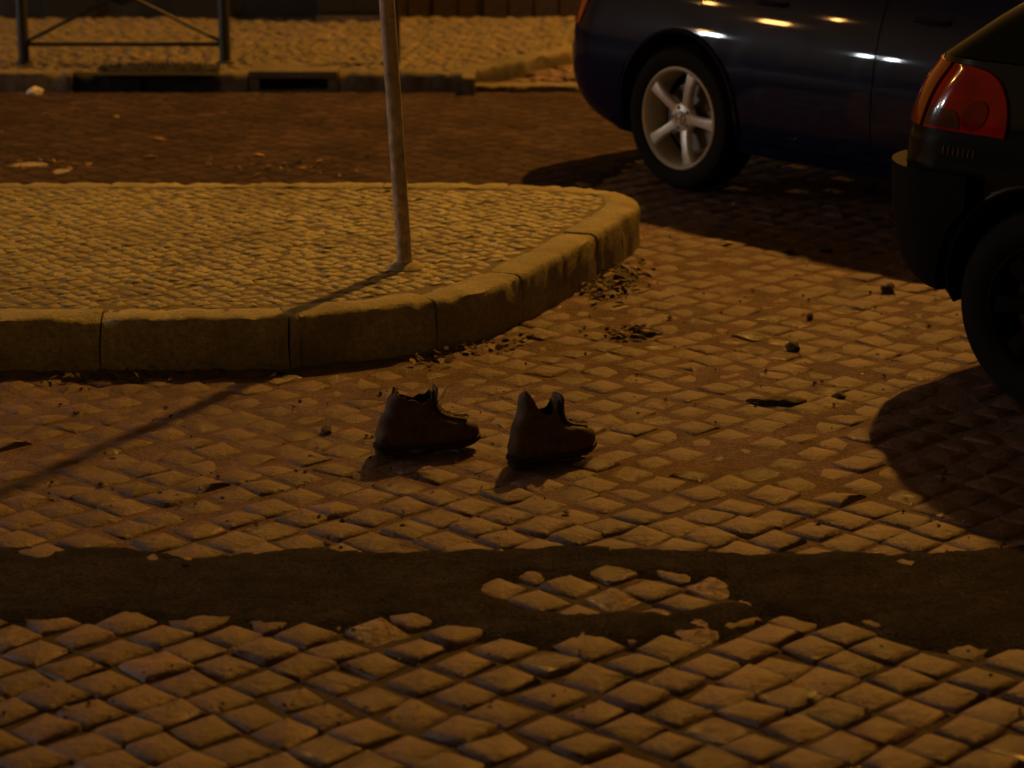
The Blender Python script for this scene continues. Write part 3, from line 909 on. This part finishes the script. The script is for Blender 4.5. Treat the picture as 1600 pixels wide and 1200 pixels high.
# --- dark hatchback at the right edge
PSI2 = R(47)
rc_ = dict(wb=2.45, half=.82, r=.295, w=.18, rim=.19, spokes=7, phase=R(10), sw=(.02,.026), rim_mat=M['black'], track_in=.03,
           z=[.26,.30,.36,.45,.56,.66,.74,.82,.90,.98], xr=[-.42,-.50,-.55,-.57,-.58,-.585,-.58,-.56,-.53,-.47],
           b=[.765,.785,.80,.81,.82,.82,.818,.812,.80,.785], rc=.20, bow=.06, paint=M['blackgreen'],
           cab=dict(z0=.985, z1=1.40, t=[0,.3,.6,1], xr=[-.47,-.30,-.10,.12], xf=[2.10,1.80,1.48,1.08], b=[.775,.73,.67,.585]),
           doors=[(.42,1.75)], plate_dx=-.04)
cpt2 = g(1618, 642)
rcar, rp = car('parked_car', car_origin(cpt2, PSI2, .79), PSI2, rc_)
tag(rcar, 'black hatchback with a red tail lamp cut off by the right edge', 'car', 'cars parked at an angle')
for s in (-1,1):
    zs = np.linspace(.775,.965,16)
    arcw = lambda z: -.03+.25*math.sqrt(max(.0005, 1-((z-.775)/.1905)**2))
    l = rp['patch']('tail_light', zs, lambda z: -.075, arcw, .008, M['red'], rcar, side=s, nc=26)
    rp['patch']('turn_lens', np.linspace(.775,.965,12), -.27, -.095, .008, M['amber'], l, side=s, nc=14)
    rp['patch']('dark_lens', np.linspace(.782,.835,8), lambda z: -.07, lambda z: -.01+.07*math.sqrt(max(.001,1-((z-.782)/.06)**2)), .011, M['clear'], l, side=s, nc=14)
    rp['patch']('lens_ring', np.linspace(.782,.872,9), lambda z: .10-.042*math.sqrt(max(.001,1-((z-.827)/.0455)**2)), lambda z: .10+.042*math.sqrt(max(.001,1-((z-.827)/.0455)**2)), .012, M['darkred'], l, side=s, nc=12)
    def be(z):
        dz = z-.31; rr = .35
        return -(math.sqrt(max(.0,rr*rr-dz*dz)) if abs(dz) < rr else 0) + .0
    bz = np.linspace(.30,.655,16)
    rp['patch']('bumper', bz, lambda z: -.95, lambda z: min(be(z), -.24)-.004 - np.interp(z, rc_['z'], rc_['xr'])-.20, .045, M['black'], rcar, side=s, nc=34, depth=.05)
# a row of small raised chrome strokes below the lamp, too blurred to read
bd = empty('badge'); bd.parent = rcar
m = MB()
for i in range(7):
    p0 = Vector(rp['opt'](.705, .02+i*.018, .003)); p1 = Vector(rp['opt'](.728, .02+i*.018, .003))
    m.tube([p0, p1], .0016, 6)
bpy.data.objects.remove(bd)
m.build('badge', M['chrome'], rcar)

# ------------------------------------------------------------------ boots
def boot(name, loc, rz, label, prm):
    root = empty(name, loc, rz); tag(root, label, 'boot', 'pair of worn boots left on the road')
    L = prm['L']; N = 40
    zt = [.018,.032,.048,.060,.070,.078,.086,.098,.125,.150]
    xf = [L*v for v in (.975,1.0,1.0,.985,.95,.88,.74,.635,.585,.575)]
    xb = [.004,.0,.0,.004,.008,.010,.010,.008,.004,.0]
    hw = [.050,.053,.053,.052,.050,.048,.045,.043,.043,.044]
    def ring(z, fz=None):
        f = np.interp(z, zt, xf); b = np.interp(z, zt, xb); h = np.interp(z, zt, hw)
        out = []
        for k in range(N):
            a = 2*math.pi*k/N; c, s = math.cos(a), math.sin(a)
            u = (1+np.sign(c)*abs(c)**(2/2.5))/2
            x = b+(f-b)*u
            wv = h*(1.0 if u < .01 else 1)
            taper = 1-.20*max(0,(u-.75)/.25)**2 if z < .07 else 1-.12*max(0,(u-.6)/.4)
            waist = 1-.13*math.exp(-((x-.40*L)/.05)**2) if z < .07 else 1
            y = wv*np.sign(s)*abs(s)**(2/2.5)*taper*waist
            out.append((x, y, a))
        return out
    lv = list(np.linspace(0, 1, 20)); rings = []
    for t in lv:
        row = []
        for k in range(N):
            a = 2*math.pi*k/N; c = math.cos(a)
            # height of the rim: back tab, low sides, tall front
            top = prm['side'] + ((prm['back']-prm['side'])*((prm['notch']-c)/(1+prm['notch']))**.9 if c < prm['notch'] else (prm['front']-prm['side'])*((c-prm['notch'])/(1-prm['notch']))**1.3)
            top += .009*noise.noise(Vector((math.cos(a)*4.5, math.sin(a)*4.5, prm['seed'])))
            z = .018+(top-.018)*t**.9
            x, y, _ = ring(min(z,.150))[k]
            wb = (1-c)/2; x += max(0,z-.085)*(prm['lean']*wb + prm['flop']*(1-wb))
            if z > .10: y *= 1-prm['squash']*(z-.10)/.07
            q = Vector((x,y,z)); nv = noise.noise_vector(q*22+Vector((prm['seed'],0,0)))*.0055 + noise.noise_vector(q*60)*.0015
            if z > .03: q += nv*(1+max(0,z-.09)*14)
            row.append(q)
        rings.append(row)
    mb = MB(); vs = [p for r_ in rings for p in r_]; fs = []
    for i in range(len(rings)-1):
        for k in range(N):
            k2 = (k+1)%N; fs.append((i*N+k, i*N+k2, (i+1)*N+k2, (i+1)*N+k))
    mb.add(vs, fs); up = mb.build('upper', [M['leather'], M['leather_in']], root, smooth=80); fix_normals(up.data)
    so = up.modifiers.new('thickness','SOLIDIFY'); so.thickness = .004; so.offset = -1; so.material_offset = 1
    # toe cap seam and counter seam
    m = MB()
    for zz0, xk in ((.03,.78),):
        pts = []
        for k in range(13):
            a = -math.pi/2+math.pi*k/12
            # arc over the toe
            x = L*(.80-.05*math.cos(a)*0); h = .068*math.cos(a)**.6 if math.cos(a) > 0 else 0
            pts.append((x, .043*math.sin(a), .022+max(0,h)*.82))
        m.tube(pts, .0022, 6)
    m.build('toe_seam', M['leather'], root)
    # sole with heel
    out = ring(.03)
    m = MB(); n = N
    def sx(x, y, z, f): return (L/2+(x-L/2)*f, y*f, z)
    def lift(x): return .010*max(0,(x-L*.78)/(L*.22))**2
    lay = []
    for z, f in ((.006,1.0),(.012,1.05),(.022,1.05),(.024,1.0)):
        lay.append([sx(x,y,z+lift(x)+(0.008 if .30*L < x < .45*L and z < .01 else 0),f) for x,y,a in out])
    vs = [p for l_ in lay for p in l_]; fs = [tuple(range(n-1,-1,-1)), tuple(3*n+k for k in range(n))]
    for i in range(3):
        for k in range(n): fs.append((i*n+k, i*n+(k+1)%n, (i+1)*n+(k+1)%n, (i+1)*n+k))
    m.add(vs, fs); o = m.build('sole', M['sole'], root, smooth=50); fix_normals(o.data)
    m = MB(); hv = [(min(x,.082)*1.02-.002,y*1.02) for x,y,a in ring(.03) ]
    vs = [(x,y,-.004) for x,y in hv]+[(x,y,.012) for x,y in hv]
    m.add(vs, [tuple(range(n-1,-1,-1)), tuple(n+k for k in range(n))]+[(k,(k+1)%n,n+(k+1)%n,n+k) for k in range(n)])
    o = m.build('heel', M['sole'], root, smooth=50); fix_normals(o.data)
    # tongue
    m = MB(); vs = []
    nT = 9
    for i in range(nT):
        t = i/(nT-1)
        z = .078+(prm['tongue']-.078)*t
        x = np.interp(min(z,.150), zt, xf)-.004 + prm['tlean']*max(0,t-.45)**1.5
        for j in range(5):
            y = (j/4-.5)*(.050+.014*t-.03*max(0,t-.85)/.15)
            vs.append((x-.10*y*y*100*.02, y, z-.02*abs(y)))
    fs = [(i*5+j, i*5+j+1, (i+1)*5+j+1, (i+1)*5+j) for i in range(nT-1) for j in range(4)]
    m.add(vs, fs); o = m.build('tongue', M['leather'], root, smooth=60)
    so = o.modifiers.new('thickness','SOLIDIFY'); so.thickness = .005; so.offset = 0
    # laces
    for i in range(5):
        z = .078+i*.012; x = np.interp(z, zt, xf)+.004
        zn = z+.010; xn = np.interp(zn, zt, xf)+.004
        m = MB(); m.tube([(x-.010,-.026,z),(x+.002,-.010,(z+zn)/2+.002),(xn+.003,.010,zn+.001),(xn-.008,.026,zn)], .0022, 6)
        m.tube([(x-.010,.026,z),(x+.002,.010,(z+zn)/2+.002),(xn+.003,-.010,zn+.001),(xn-.008,-.026,zn)], .0022, 6)
        m.build('lace', M['lace'], root)
    # pull tab at the back
    tb = prm['back']; xb_ = prm['lean']*(tb-.09)
    m = MB(); m.tube([(xb_-.004,0,tb-.04),(xb_-.006,0,tb-.02),(xb_-.002,0,tb-.004),(xb_+.006,0,tb-.010)], .0045, 6)
    m.build('pull_tab', M['leather'], root)
    if prm.get('hook'):
        m = MB(); x = np.interp(.12, zt, xf)
        m.tube([(x+.004,-.034,.148),(x+.012,-.036,.162),(x+.022,-.032,.178)], [.0046,.0040,.0030], 8)
        m.build('lace_end', M['aglet'], root)
    return root
lb0 = g(586, 716); lb1 = g(738, 705)
rb0 = g(797, 737); rb1 = g(908, 717)
def ang(a, b): return math.atan2(b.y-a.y, b.x-a.x)
boot('boot', (lb0.x, lb0.y+.03, .010), ang(lb0, lb1), 'left worn brown ankle boot with a shiny lace end, nearer the sign pole shadow',
     dict(L=.285, back=.180, side=.135, front=.158, lean=.62, flop=-.10, squash=.25, tongue=.176, tlean=.02, seed=1.0, notch=.10, hook=True))
boot('boot', (rb0.x, rb0.y+.03, .010), ang(rb0, rb1), 'right worn brown ankle boot with a tall pointed heel tab, toe turned away',
     dict(L=.262, back=.196, side=.126, front=.158, lean=.42, flop=-.20, squash=.30, tongue=.178, tlean=.006, seed=4.0, notch=.15))

# ------------------------------------------------------------------ sign pole
pb = g(633, 416, HK)
pole = empty('metal_pole', (pb.x, pb.y, HK)); tag(pole, 'grey galvanised metal pole leaning slightly, standing on the pale pavement', 'pole')
lean = Vector((-.055, 0, 1)).normalized()
m = MB(); m.tube([lean*t for t in np.linspace(-.05, 3.0, 12)], .0255, 24); m.build('shaft', M['steel'], pole)
m = MB(); m.tube([lean*3.0, lean*3.012], [.0275,.012], 24); m.build('cap', M['black'], pole)
m = MB(); m.lathe([(.026,.016),(.050,.010),(.066,-.002),(.068,-.02)], 24, 'Z'); o = m.build('footing', M['mortar'], pole)

# ------------------------------------------------------------------ barrier on the far pavement
ba, bb = g(38, 98, HF), g(352, 98, HF)
bar = empty('barrier', (ba.x, ba.y, HF)); tag(bar, 'dark iron pedestrian barrier with crossed braces on the far pavement', 'barrier')
bw = bb.x-ba.x
for x in (0, bw):
    m = MB(); m.lathe([(.0005,.86),(.026,.855),(.032,.84),(.032,-.03)], 16, 'Z'); o = m.build('post', M['iron'], bar); o.location = (x,0,0)
    m = MB(); m.lathe([(.033,.012),(.05,.006),(.052,-.01)], 16, 'Z'); o = m.build('post_base', M['iron'], bar); o.location = (x,0,0)
zb, ztp = .105, .68
for z in (zb, ztp):
    m = MB(); m.tube([(.03,0,z),(bw-.03,0,z)], .0125, 10); m.build('rail', M['iron'], bar)
for s in (0,1):
    m = MB(); y = .011 if s else -.011
    p = [(.03,0,zb+.02),(bw-.03,0,zb+.02+.575*.93)] if s == 0 else [(bw-.03,0,zb+.02),(.03,0,zb+.02+.575*.93)]
    m.tube([Vector(p[0])+Vector((0,y,0)), Vector(p[1])+Vector((0,y,0))], .0105, 10); m.build('brace', M['iron'], bar)
m = MB(); m.lathe([(.0005,-.014),(.07,-.013),(.075,0),(.07,.013),(.0005,.014)], 20, 'Y'); o = m.build('centre_boss', M['iron'], bar); o.location = (bw/2,0,zb+.02+.575*.465)
bl = g(619, 97, HF)
bo_ = empty('bollard', (bl.x, bl.y, HF)); tag(bo_, 'slim dark iron bollard on the far pavement right behind the pole', 'bollard')
m = MB(); m.lathe([(.0005,.90),(.018,.895),(.024,.88),(.024,-.03)], 16, 'Z'); m.build('shaft', M['iron'], bo_)
m = MB(); m.lathe([(.025,.80),(.032,.805),(.032,.825),(.025,.83)], 16, 'Z'); m.build('collar', M['iron'], bo_)

# weeds and dark soil where the far kerb is broken, behind the barrier foot
wa, wb_ = g(165, 100, HF), g(350, 100, HF)
sm = MB(); pts = []
nx, ny = 40, 12; vs = []
for i in range(ny):
    for j in range(nx):
        u, v = j/(nx-1), i/(ny-1)
        x = wa.x+(wb_.x-wa.x)*u; y = YF-.02+.30*v
        e = min(u, 1-u)*4; e = min(1, e)*min(1, min(v, 1-v)*4)
        vs.append((x, y, HF-.012+.030*e+.012*noise.noise(Vector((x*14,y*14,2)))*e))
sm.add(vs, [(i*nx+j, i*nx+j+1, (i+1)*nx+j+1, (i+1)*nx+j) for i in range(ny-1) for j in range(nx-1)])
o = sm.build('soil_patch', M['soil'], fpav); o['label'] = 'dark soil spilling over the broken kerb'
wm = MB()
for i in range(900):
    u = rng.random(); x = wa.x+(wb_.x-wa.x)*u; y = YF+.02+.24*rng.random()
    h = rng.uniform(.015,.055)*(1-.5*abs(2*u-1)); a = rng.uniform(0,6.28); ln = rng.uniform(0,.03); ww = .0025
    c, s = math.cos(a), math.sin(a)
    wm.add([(x-ww*s,y+ww*c,HF),(x+ww*s,y-ww*c,HF),(x+ln*c*.5+ww*.7*s,y+ln*s*.5-ww*.7*c,HF+h*.6),(x+ln*c,y+ln*s,HF+h)], [(0,1,2),(0,2,3)])
for i in range(700):
    x = rng.uniform(-3.2,-1.1); y = rng.uniform(YF+.2, YF+1.0); a = rng.uniform(0,6.28)
    if rng.random() > .25+.6*max(0,noise.noise(Vector((x*3,y*3,1)))): continue
    h = rng.uniform(.01,.03); c, s = math.cos(a), math.sin(a); ww = .003
    wm.add([(x-ww*s,y+ww*c,HF-.01),(x+ww*s,y-ww*c,HF-.01),(x+.012*c,y+.012*s,HF+h)], [(0,1,2)])
o = wm.build('weeds', M['weed'], smooth=0); tag(o, 'dark weeds growing along the broken far kerb', 'weeds', kind='stuff')

# low board fence and cabinet at the back of the far pavement
fy = 15.42
fen = empty('board_fence', (-.9, fy, HF)); tag(fen, 'low brown vertical board fence at the back of the far pavement', 'fence')
x = 0.12; xe = 5.2
i = 0
bme = []
for k in range(4):
    m = MB(); m.box(-.078,.078,-.012,.012,.0,.42); me = m.mesh('board', M['wall'], 0); bme.append(me)
while x < xe:
    o = bpy.data.objects.new('board', bme[i % 4]); col.objects.link(o); o.parent = fen
    o.location = (x, rng.uniform(-.008,.008), rng.uniform(-.01,.0)); x += .168; i += 1
m = MB(); m.box(0,xe,.022,.05,-.03,.40); m.build('back_panel', M['liner'], fen, smooth=0)
cb = g(552, 36, HF)
cab_o = empty('utility_cabinet', (cb.x, cb.y+.1, HF)); tag(cab_o, 'dark grey utility cabinet on the far pavement left of the pole', 'cabinet')
m = MB(); m.box(-.235,.235,0,.30,.04,.95); o = m.build('housing', M['cabinet'], cab_o, smooth=0); b_ = o.modifiers.new('b','BEVEL'); b_.width = .01; b_.segments = 2
m = MB(); m.box(-.21,-.004,-.012,-.001,.07,.90); m.build('door', M['cabinet'], cab_o, smooth=0)
m = MB(); m.box(.004,.21,-.012,-.001,.07,.90); m.build('door', M['cabinet'], cab_o, smooth=0)
m = MB(); m.box(-.25,.25,-.012,.32,-.02,.038); m.build('plinth', M['kerb_far'], cab_o, smooth=0)
# low dark planter wall to the left
pl = empty('low_wall', (-4.0, 15.38, HF)); tag(pl, 'low dark rendered wall at the back left of the far pavement', 'wall')
m = MB(); m.box(0,2.75,0,.25,-.03,.36); o = m.build('wall', M['cabinet'], pl, smooth=0)
m = MB(); m.box(-.02,2.77,-.02,.27,.361,.42); m.build('coping', M['kerb_far'], pl, smooth=0)
for xx in (.9, 1.75):
    m = MB(); m.box(xx,xx+.34,-.05,-.002,-.03,.355); m.build('pier', M['iron'], pl, smooth=0)

# ------------------------------------------------------------------ litter
def leaf(px, py, h, size, mat, label, rz=None, name='fallen_leaf', group='fallen leaves on the road'):
    p = g(px, py, h); n = 9; vs = []; a0 = rng.uniform(0,6.28) if rz is None else rz
    curl = rng.uniform(.1,.35)
    for i in range(n):
        t = i/(n-1); w = size*.36*math.sin(math.pi*min(1,t*1.02))**.8*(1-.25*t)
        for j in (-1,0,1):
            vs.append((size*(t-.5), w*j, size*curl*(abs(j)*.35*math.sin(math.pi*t)+(t-.5)**2)+.002))
    fs = [(i*3+j, i*3+j+1, i*3+j+4, i*3+j+3) for i in range(n-1) for j in range(2)]
    m = MB(); m.add(vs, fs); o = m.build(name, mat, smooth=60)
    so = o.modifiers.new('t','SOLIDIFY'); so.thickness = .0012
    o.location = (p.x, p.y, h+.007); o.rotation_euler = (rng.uniform(-.2,.2), rng.uniform(-.2,.2), a0)
    tag(o, label, 'leaf', group)
leaf(236,248,0,.075,M['leaf'],'pale dry leaf on the dark road just behind the pavement', .2)
leaf(250,221,0,.06,M['leaf'],'small dry leaf on the road behind the pavement, upper of two close ones', .0)
leaf(182,185,0,.05,M['leaf'],'orange leaf fleck in the middle of the back road')
leaf(72,181,0,.05,M['leaf'],'leaf fleck on the back road nearest the left edge')
leaf(405,246,0,.06,M['leaf'],'brown leaf on the road edge left of the pole')
leaf(500,255,0,.04,M['leaf'],'tiny brown leaf on the back road nearest the pole')
leaf(1268,1094,0,.035,M['leafgreen'],'small yellow green leaf on the foreground setts')
leaf(180,713,0,.03,M['leafgreen'],'small greenish leaf on the setts beside the pole shadow')
leaf(293,880,0.008,.03,M['leaf'],'tiny dry leaf on the long tar strip')
leaf(1138,383,0,.05,M['leaf'],'dry leaf on the open road below the blue car')

def chip(px, py, L, W, H, mat, label, name='stone_chip', seed=0, rz=0., cat='stone', group=None):
    p = g(px, py); bm = bmesh.new(); bmesh.ops.create_icosphere(bm, subdivisions=3, radius=1)
    for v in bm.verts:
        q = v.co.copy(); nn = noise.noise(q*1.4+Vector((seed*7.3,0,0)))*.35+noise.noise(q*4+Vector((seed,0,0)))*.15
        q *= 1+nn
        v.co = Vector((q.x*L/2, q.y*W/2, max(q.z,-.55)*H/1.6))
    me = bpy.data.meshes.new(name); bm.to_mesh(me); bm.free(); me.materials.append(mat)
    me.polygons.foreach_set('use_smooth', [True]*len(me.polygons)); me.set_sharp_from_angle(angle=R(30))
    o = bpy.data.objects.new(name, me); col.objects.link(o); o.location = (p.x, p.y, H*.30); o.rotation_euler = (0,0,rz)
    tag(o, label, cat, group)
chip(1214,629,.155,.06,.022,M['leafdark'],'flat dark strip of debris lying on the setts right of the boots','debris',1,.05,'debris')
chip(1238,548,.042,.05,.035,M['leafdark'],'small dark lump on the road right of the kerb, middle one','stone_chip',2)
chip(1387,456,.05,.05,.032,M['leafdark'],'dark stone on the road under the hatchback bumper','stone_chip',3)
chip(1311,622,.045,.04,.018,M['leafdark'],'small flat dark chip right of the debris strip','stone_chip',4)
chip(1265,498,.022,.03,.020,M['leafdark'],'tiny dark chip on the road above the middle lump','stone_chip',5)
chip(1232,394,.04,.05,.02,M['leafdark'],'dark chip on the open road in front of the blue car','stone_chip',6)
chip(1290,392,.05,.05,.02,M['leafdark'],'dark chip on the road closest to the hatchback bumper','stone_chip',7)
chip(510,675,.03,.05,.02,M['leafdark'],'dark chip on the setts left of the boots','stone_chip',8)
chip(55,148,.085,.09,.045,M['paper'],'crumpled white paper scrap in the far gutter at left','paper_scrap',9,.3,'paper')
# leaf litter drifted along the kerb toe
lm = MB()
def litter(n, px0, py0, px1, py1, spread, mi):
    for i in range(n):
        t = rng.random(); p = g(px0+(px1-px0)*t, py0+(py1-py0)*t)
        x = p.x+rng.gauss(0,spread); y = p.y+rng.gauss(0,spread*1.6); a = rng.uniform(0,6.28); s_ = rng.uniform(.008,.026)
        Mx = Matrix.Translation((x,y,rng.uniform(.006,.02))) @ Matrix.Rotation(a,4,'Z') @ Matrix.Rotation(rng.gauss(0,.45),4,'X')@ Matrix.Rotation(rng.gauss(0,.35),4,'Y')
        vs = [Mx@Vector(q) for q in ((-s_,0,0),(-s_*.3,-s_*.45,.002),(s_*.5,-s_*.35,0),(s_,0,.003),(s_*.5,s_*.35,0),(-s_*.3,s_*.45,.002))]
        lm.add(vs, [(0,1,2,3,4,5)], rng.choice(mi))
litter(90, 915,470, 1000,415, .035, [0,0,0,1,2])
litter(40, 950,470, 990,440, .03, [0,0,1])
litter(45, 950,523, 1015,523, .02, [0,0,0,1])
litter(40, 640,570, 830,530, .02, [0,0,1])
litter(60, 60,592, 440,590, .02, [0,0,2])
litter(30, 30,262, 120,262, .05, [1])
litter(50, 340,262, 560,262, .09, [0,0,1])
o = lm.build('leaf_litter', [M['leafdark'], M['leaf'], M['weed']], smooth=0); tag(o, 'bits of rotting leaves drifted along the kerb foot', 'leaf litter', kind='stuff')
# loose grit lying on the road
gm_ = MB()
def grit(n, y0, y1, smin, smax):
    for i in range(n):
        y = y0+(y1-y0)*rng.random()**1.2; x = rng.uniform(-1,1)*(.24*y+.15)
        if inside(ISL, x, y): continue
        q = noise.noise(Vector((x*1.1, y*1.1, 8)))
        if rng.random() > .45+1.1*q: continue
        s_ = rng.uniform(smin, smax)*rng.uniform(.5,1); mi = rng.choice((0,0,0,1,2))
        Mx = Matrix.Translation((x, y, .001+s_*.35)) @ Matrix.Rotation(rng.uniform(0,6.28),4,'Z') @ Matrix.Rotation(rng.uniform(-.5,.5),4,'X')
        vs = [Mx@Vector((a*s_*rng.uniform(.7,1.3), b_*s_*rng.uniform(.7,1.3), c*s_*.6)) for a,b_,c in ((1,0,0),(0,1,0),(-1,0,0),(0,-1,0),(0,0,1),(0,0,-1))]
        gm_.add(vs, [(0,1,4),(1,2,4),(2,3,4),(3,0,4),(1,0,5),(2,1,5),(3,2,5),(0,3,5)], mi)
grit(2400, 4.2, 12.4, .003, .009)
grit(180, 5.0, 9.5, .008, .016)
o = gm_.build('loose_grit', [M['leafdark'], M['mortar'], M['joint_mid']], smooth=0); tag(o, 'loose grit and crumbs scattered over the setts', 'grit', kind='stuff')
# pale mortar smears on the back road
for (px, py, a, b_, sd_) in ((40,259,.14,.06,1),(98,268,.07,.05,2)):
    p = g(px, py); vs = [(p.x, p.y, .010)]; n = 28
    for k2 in range(n):
        an = 2*math.pi*k2/n; q = 1+.45*noise.noise(Vector((math.cos(an)*1.6, math.sin(an)*1.6, sd_*3.7)))
        vs.append((p.x+a*math.cos(an)*q, p.y+b_*2*math.sin(an)*q, .001))
    m = MB(); m.add(vs, [(0,1+k2,1+(k2+1)%n) for k2 in range(n)]); m.build('mortar_smear', M['mortar'], road, smooth=80)

# ------------------------------------------------------------------ street lamps and two added headlight stand-ins off to the left, mirrored in the car paint
def street_lamp(x, y, h, rz, mat, w, l, label, gh=.08):
    r_ = empty('street_lamp', (x,y,0), rz); tag(r_, label, 'street lamp', 'street lamps beyond the left edge')
    m = MB(); m.lathe([(.11,-.03),(.11,.25),(.075,.32),(.055,h-.2),(.04,h)], 16, 'Z'); m.build('post', M['iron'], r_)
    m = MB(); m.tube([(0,0,h-.1),(.15,0,h+.08),(.5,0,h+.16)], .03, 8); m.build('arm', M['iron'], r_)
    m = MB(); m.box(.4,.4+l,-w/2-.03,w/2+.03,h+.14,h+.24); m.build('housing', M['iron'], r_, smooth=0)
    m = MB(); m.box(.43,.37+l,-w/2,w/2,h+.138-gh,h+.138); m.build('lens', mat, r_, smooth=0)
street_lamp(-14.6, 11.40, 2.35, 0, M['lamp_white'], .22, .55, 'low street lamp with a white head left of the road, farthest of the white ones', .22)
street_lamp(-14.3, 9.42, 2.50, 0, M['lamp_white'], .14, .55, 'low white lamp head added in place of a car headlight left of the road, middle of the white ones', .22)  # with the next one: added pair for a distant car's headlights
street_lamp(-14.3, 9.08, 2.50, 0, M['lamp_white'], .14, .55, 'low white lamp head added in place of a car headlight left of the road, nearest of the white ones', .22)  # second of the headlight pair, post and arm made up
street_lamp(-15.4, 11.10, 4.9, 0, M['lamp_orange'], .32, .55, 'tall street lamp with an orange sodium head left of the road', .22)
street_lamp(-21.5, 12.40, 3.5, 0, M['lamp_orange'], .14, .45, 'distant street lamp with an orange head, lowest of the orange ones', .16)
street_lamp(-17.2, 10.75, 6.7, 0, M['lamp_orange'], .12, .45, 'very tall street lamp with an orange head nearer the viewer', .16)
street_lamp(-17.5, 12.65, 6.4, 0, M['lamp_orange'], .12, .45, 'very tall street lamp with an orange head beyond the pavement', .16)

# the sodium street lamp that lights the place, standing behind the parked cars
kl = empty('street_lamp', (4.2, 14.7, 0)); tag(kl, 'tall sodium street lamp on the far side behind the parked cars', 'street lamp')
m = MB(); m.lathe([(.13,-.05),(.13,.35),(.085,.45),(.06,7.0),(.05,7.7)], 20, 'Z'); m.build('post', M['iron'], kl)
m = MB(); m.tube([(0,0,7.6),(-.3,0,7.85),(-1.0,0,7.95)], .035, 10); m.build('arm', M['iron'], kl)
m = MB(); m.lathe([(.02,.16),(.12,.13),(.20,.04),(.21,0)], 24, 'Z'); o = m.build('shade', M['iron'], kl); o.location = (-1.4,0,7.82); o.scale = (1.6,1,1)
m = MB(); m.lathe([(.0005,-.07),(.07,-.055),(.12,-.02),(.13,.0)], 20, 'Z'); o = m.build('globe', M['lamp_orange'], kl); o.location = (-1.4,0,7.86)
kd = bpy.data.lights.new('lamp_light', 'POINT'); kd.energy = 2950; kd.color = (1.0,.44,.055); kd.shadow_soft_size = .11
ko = bpy.data.objects.new('lamp_light', kd); col.objects.link(ko); ko.parent = kl; ko.location = (-1.4,0,7.62)
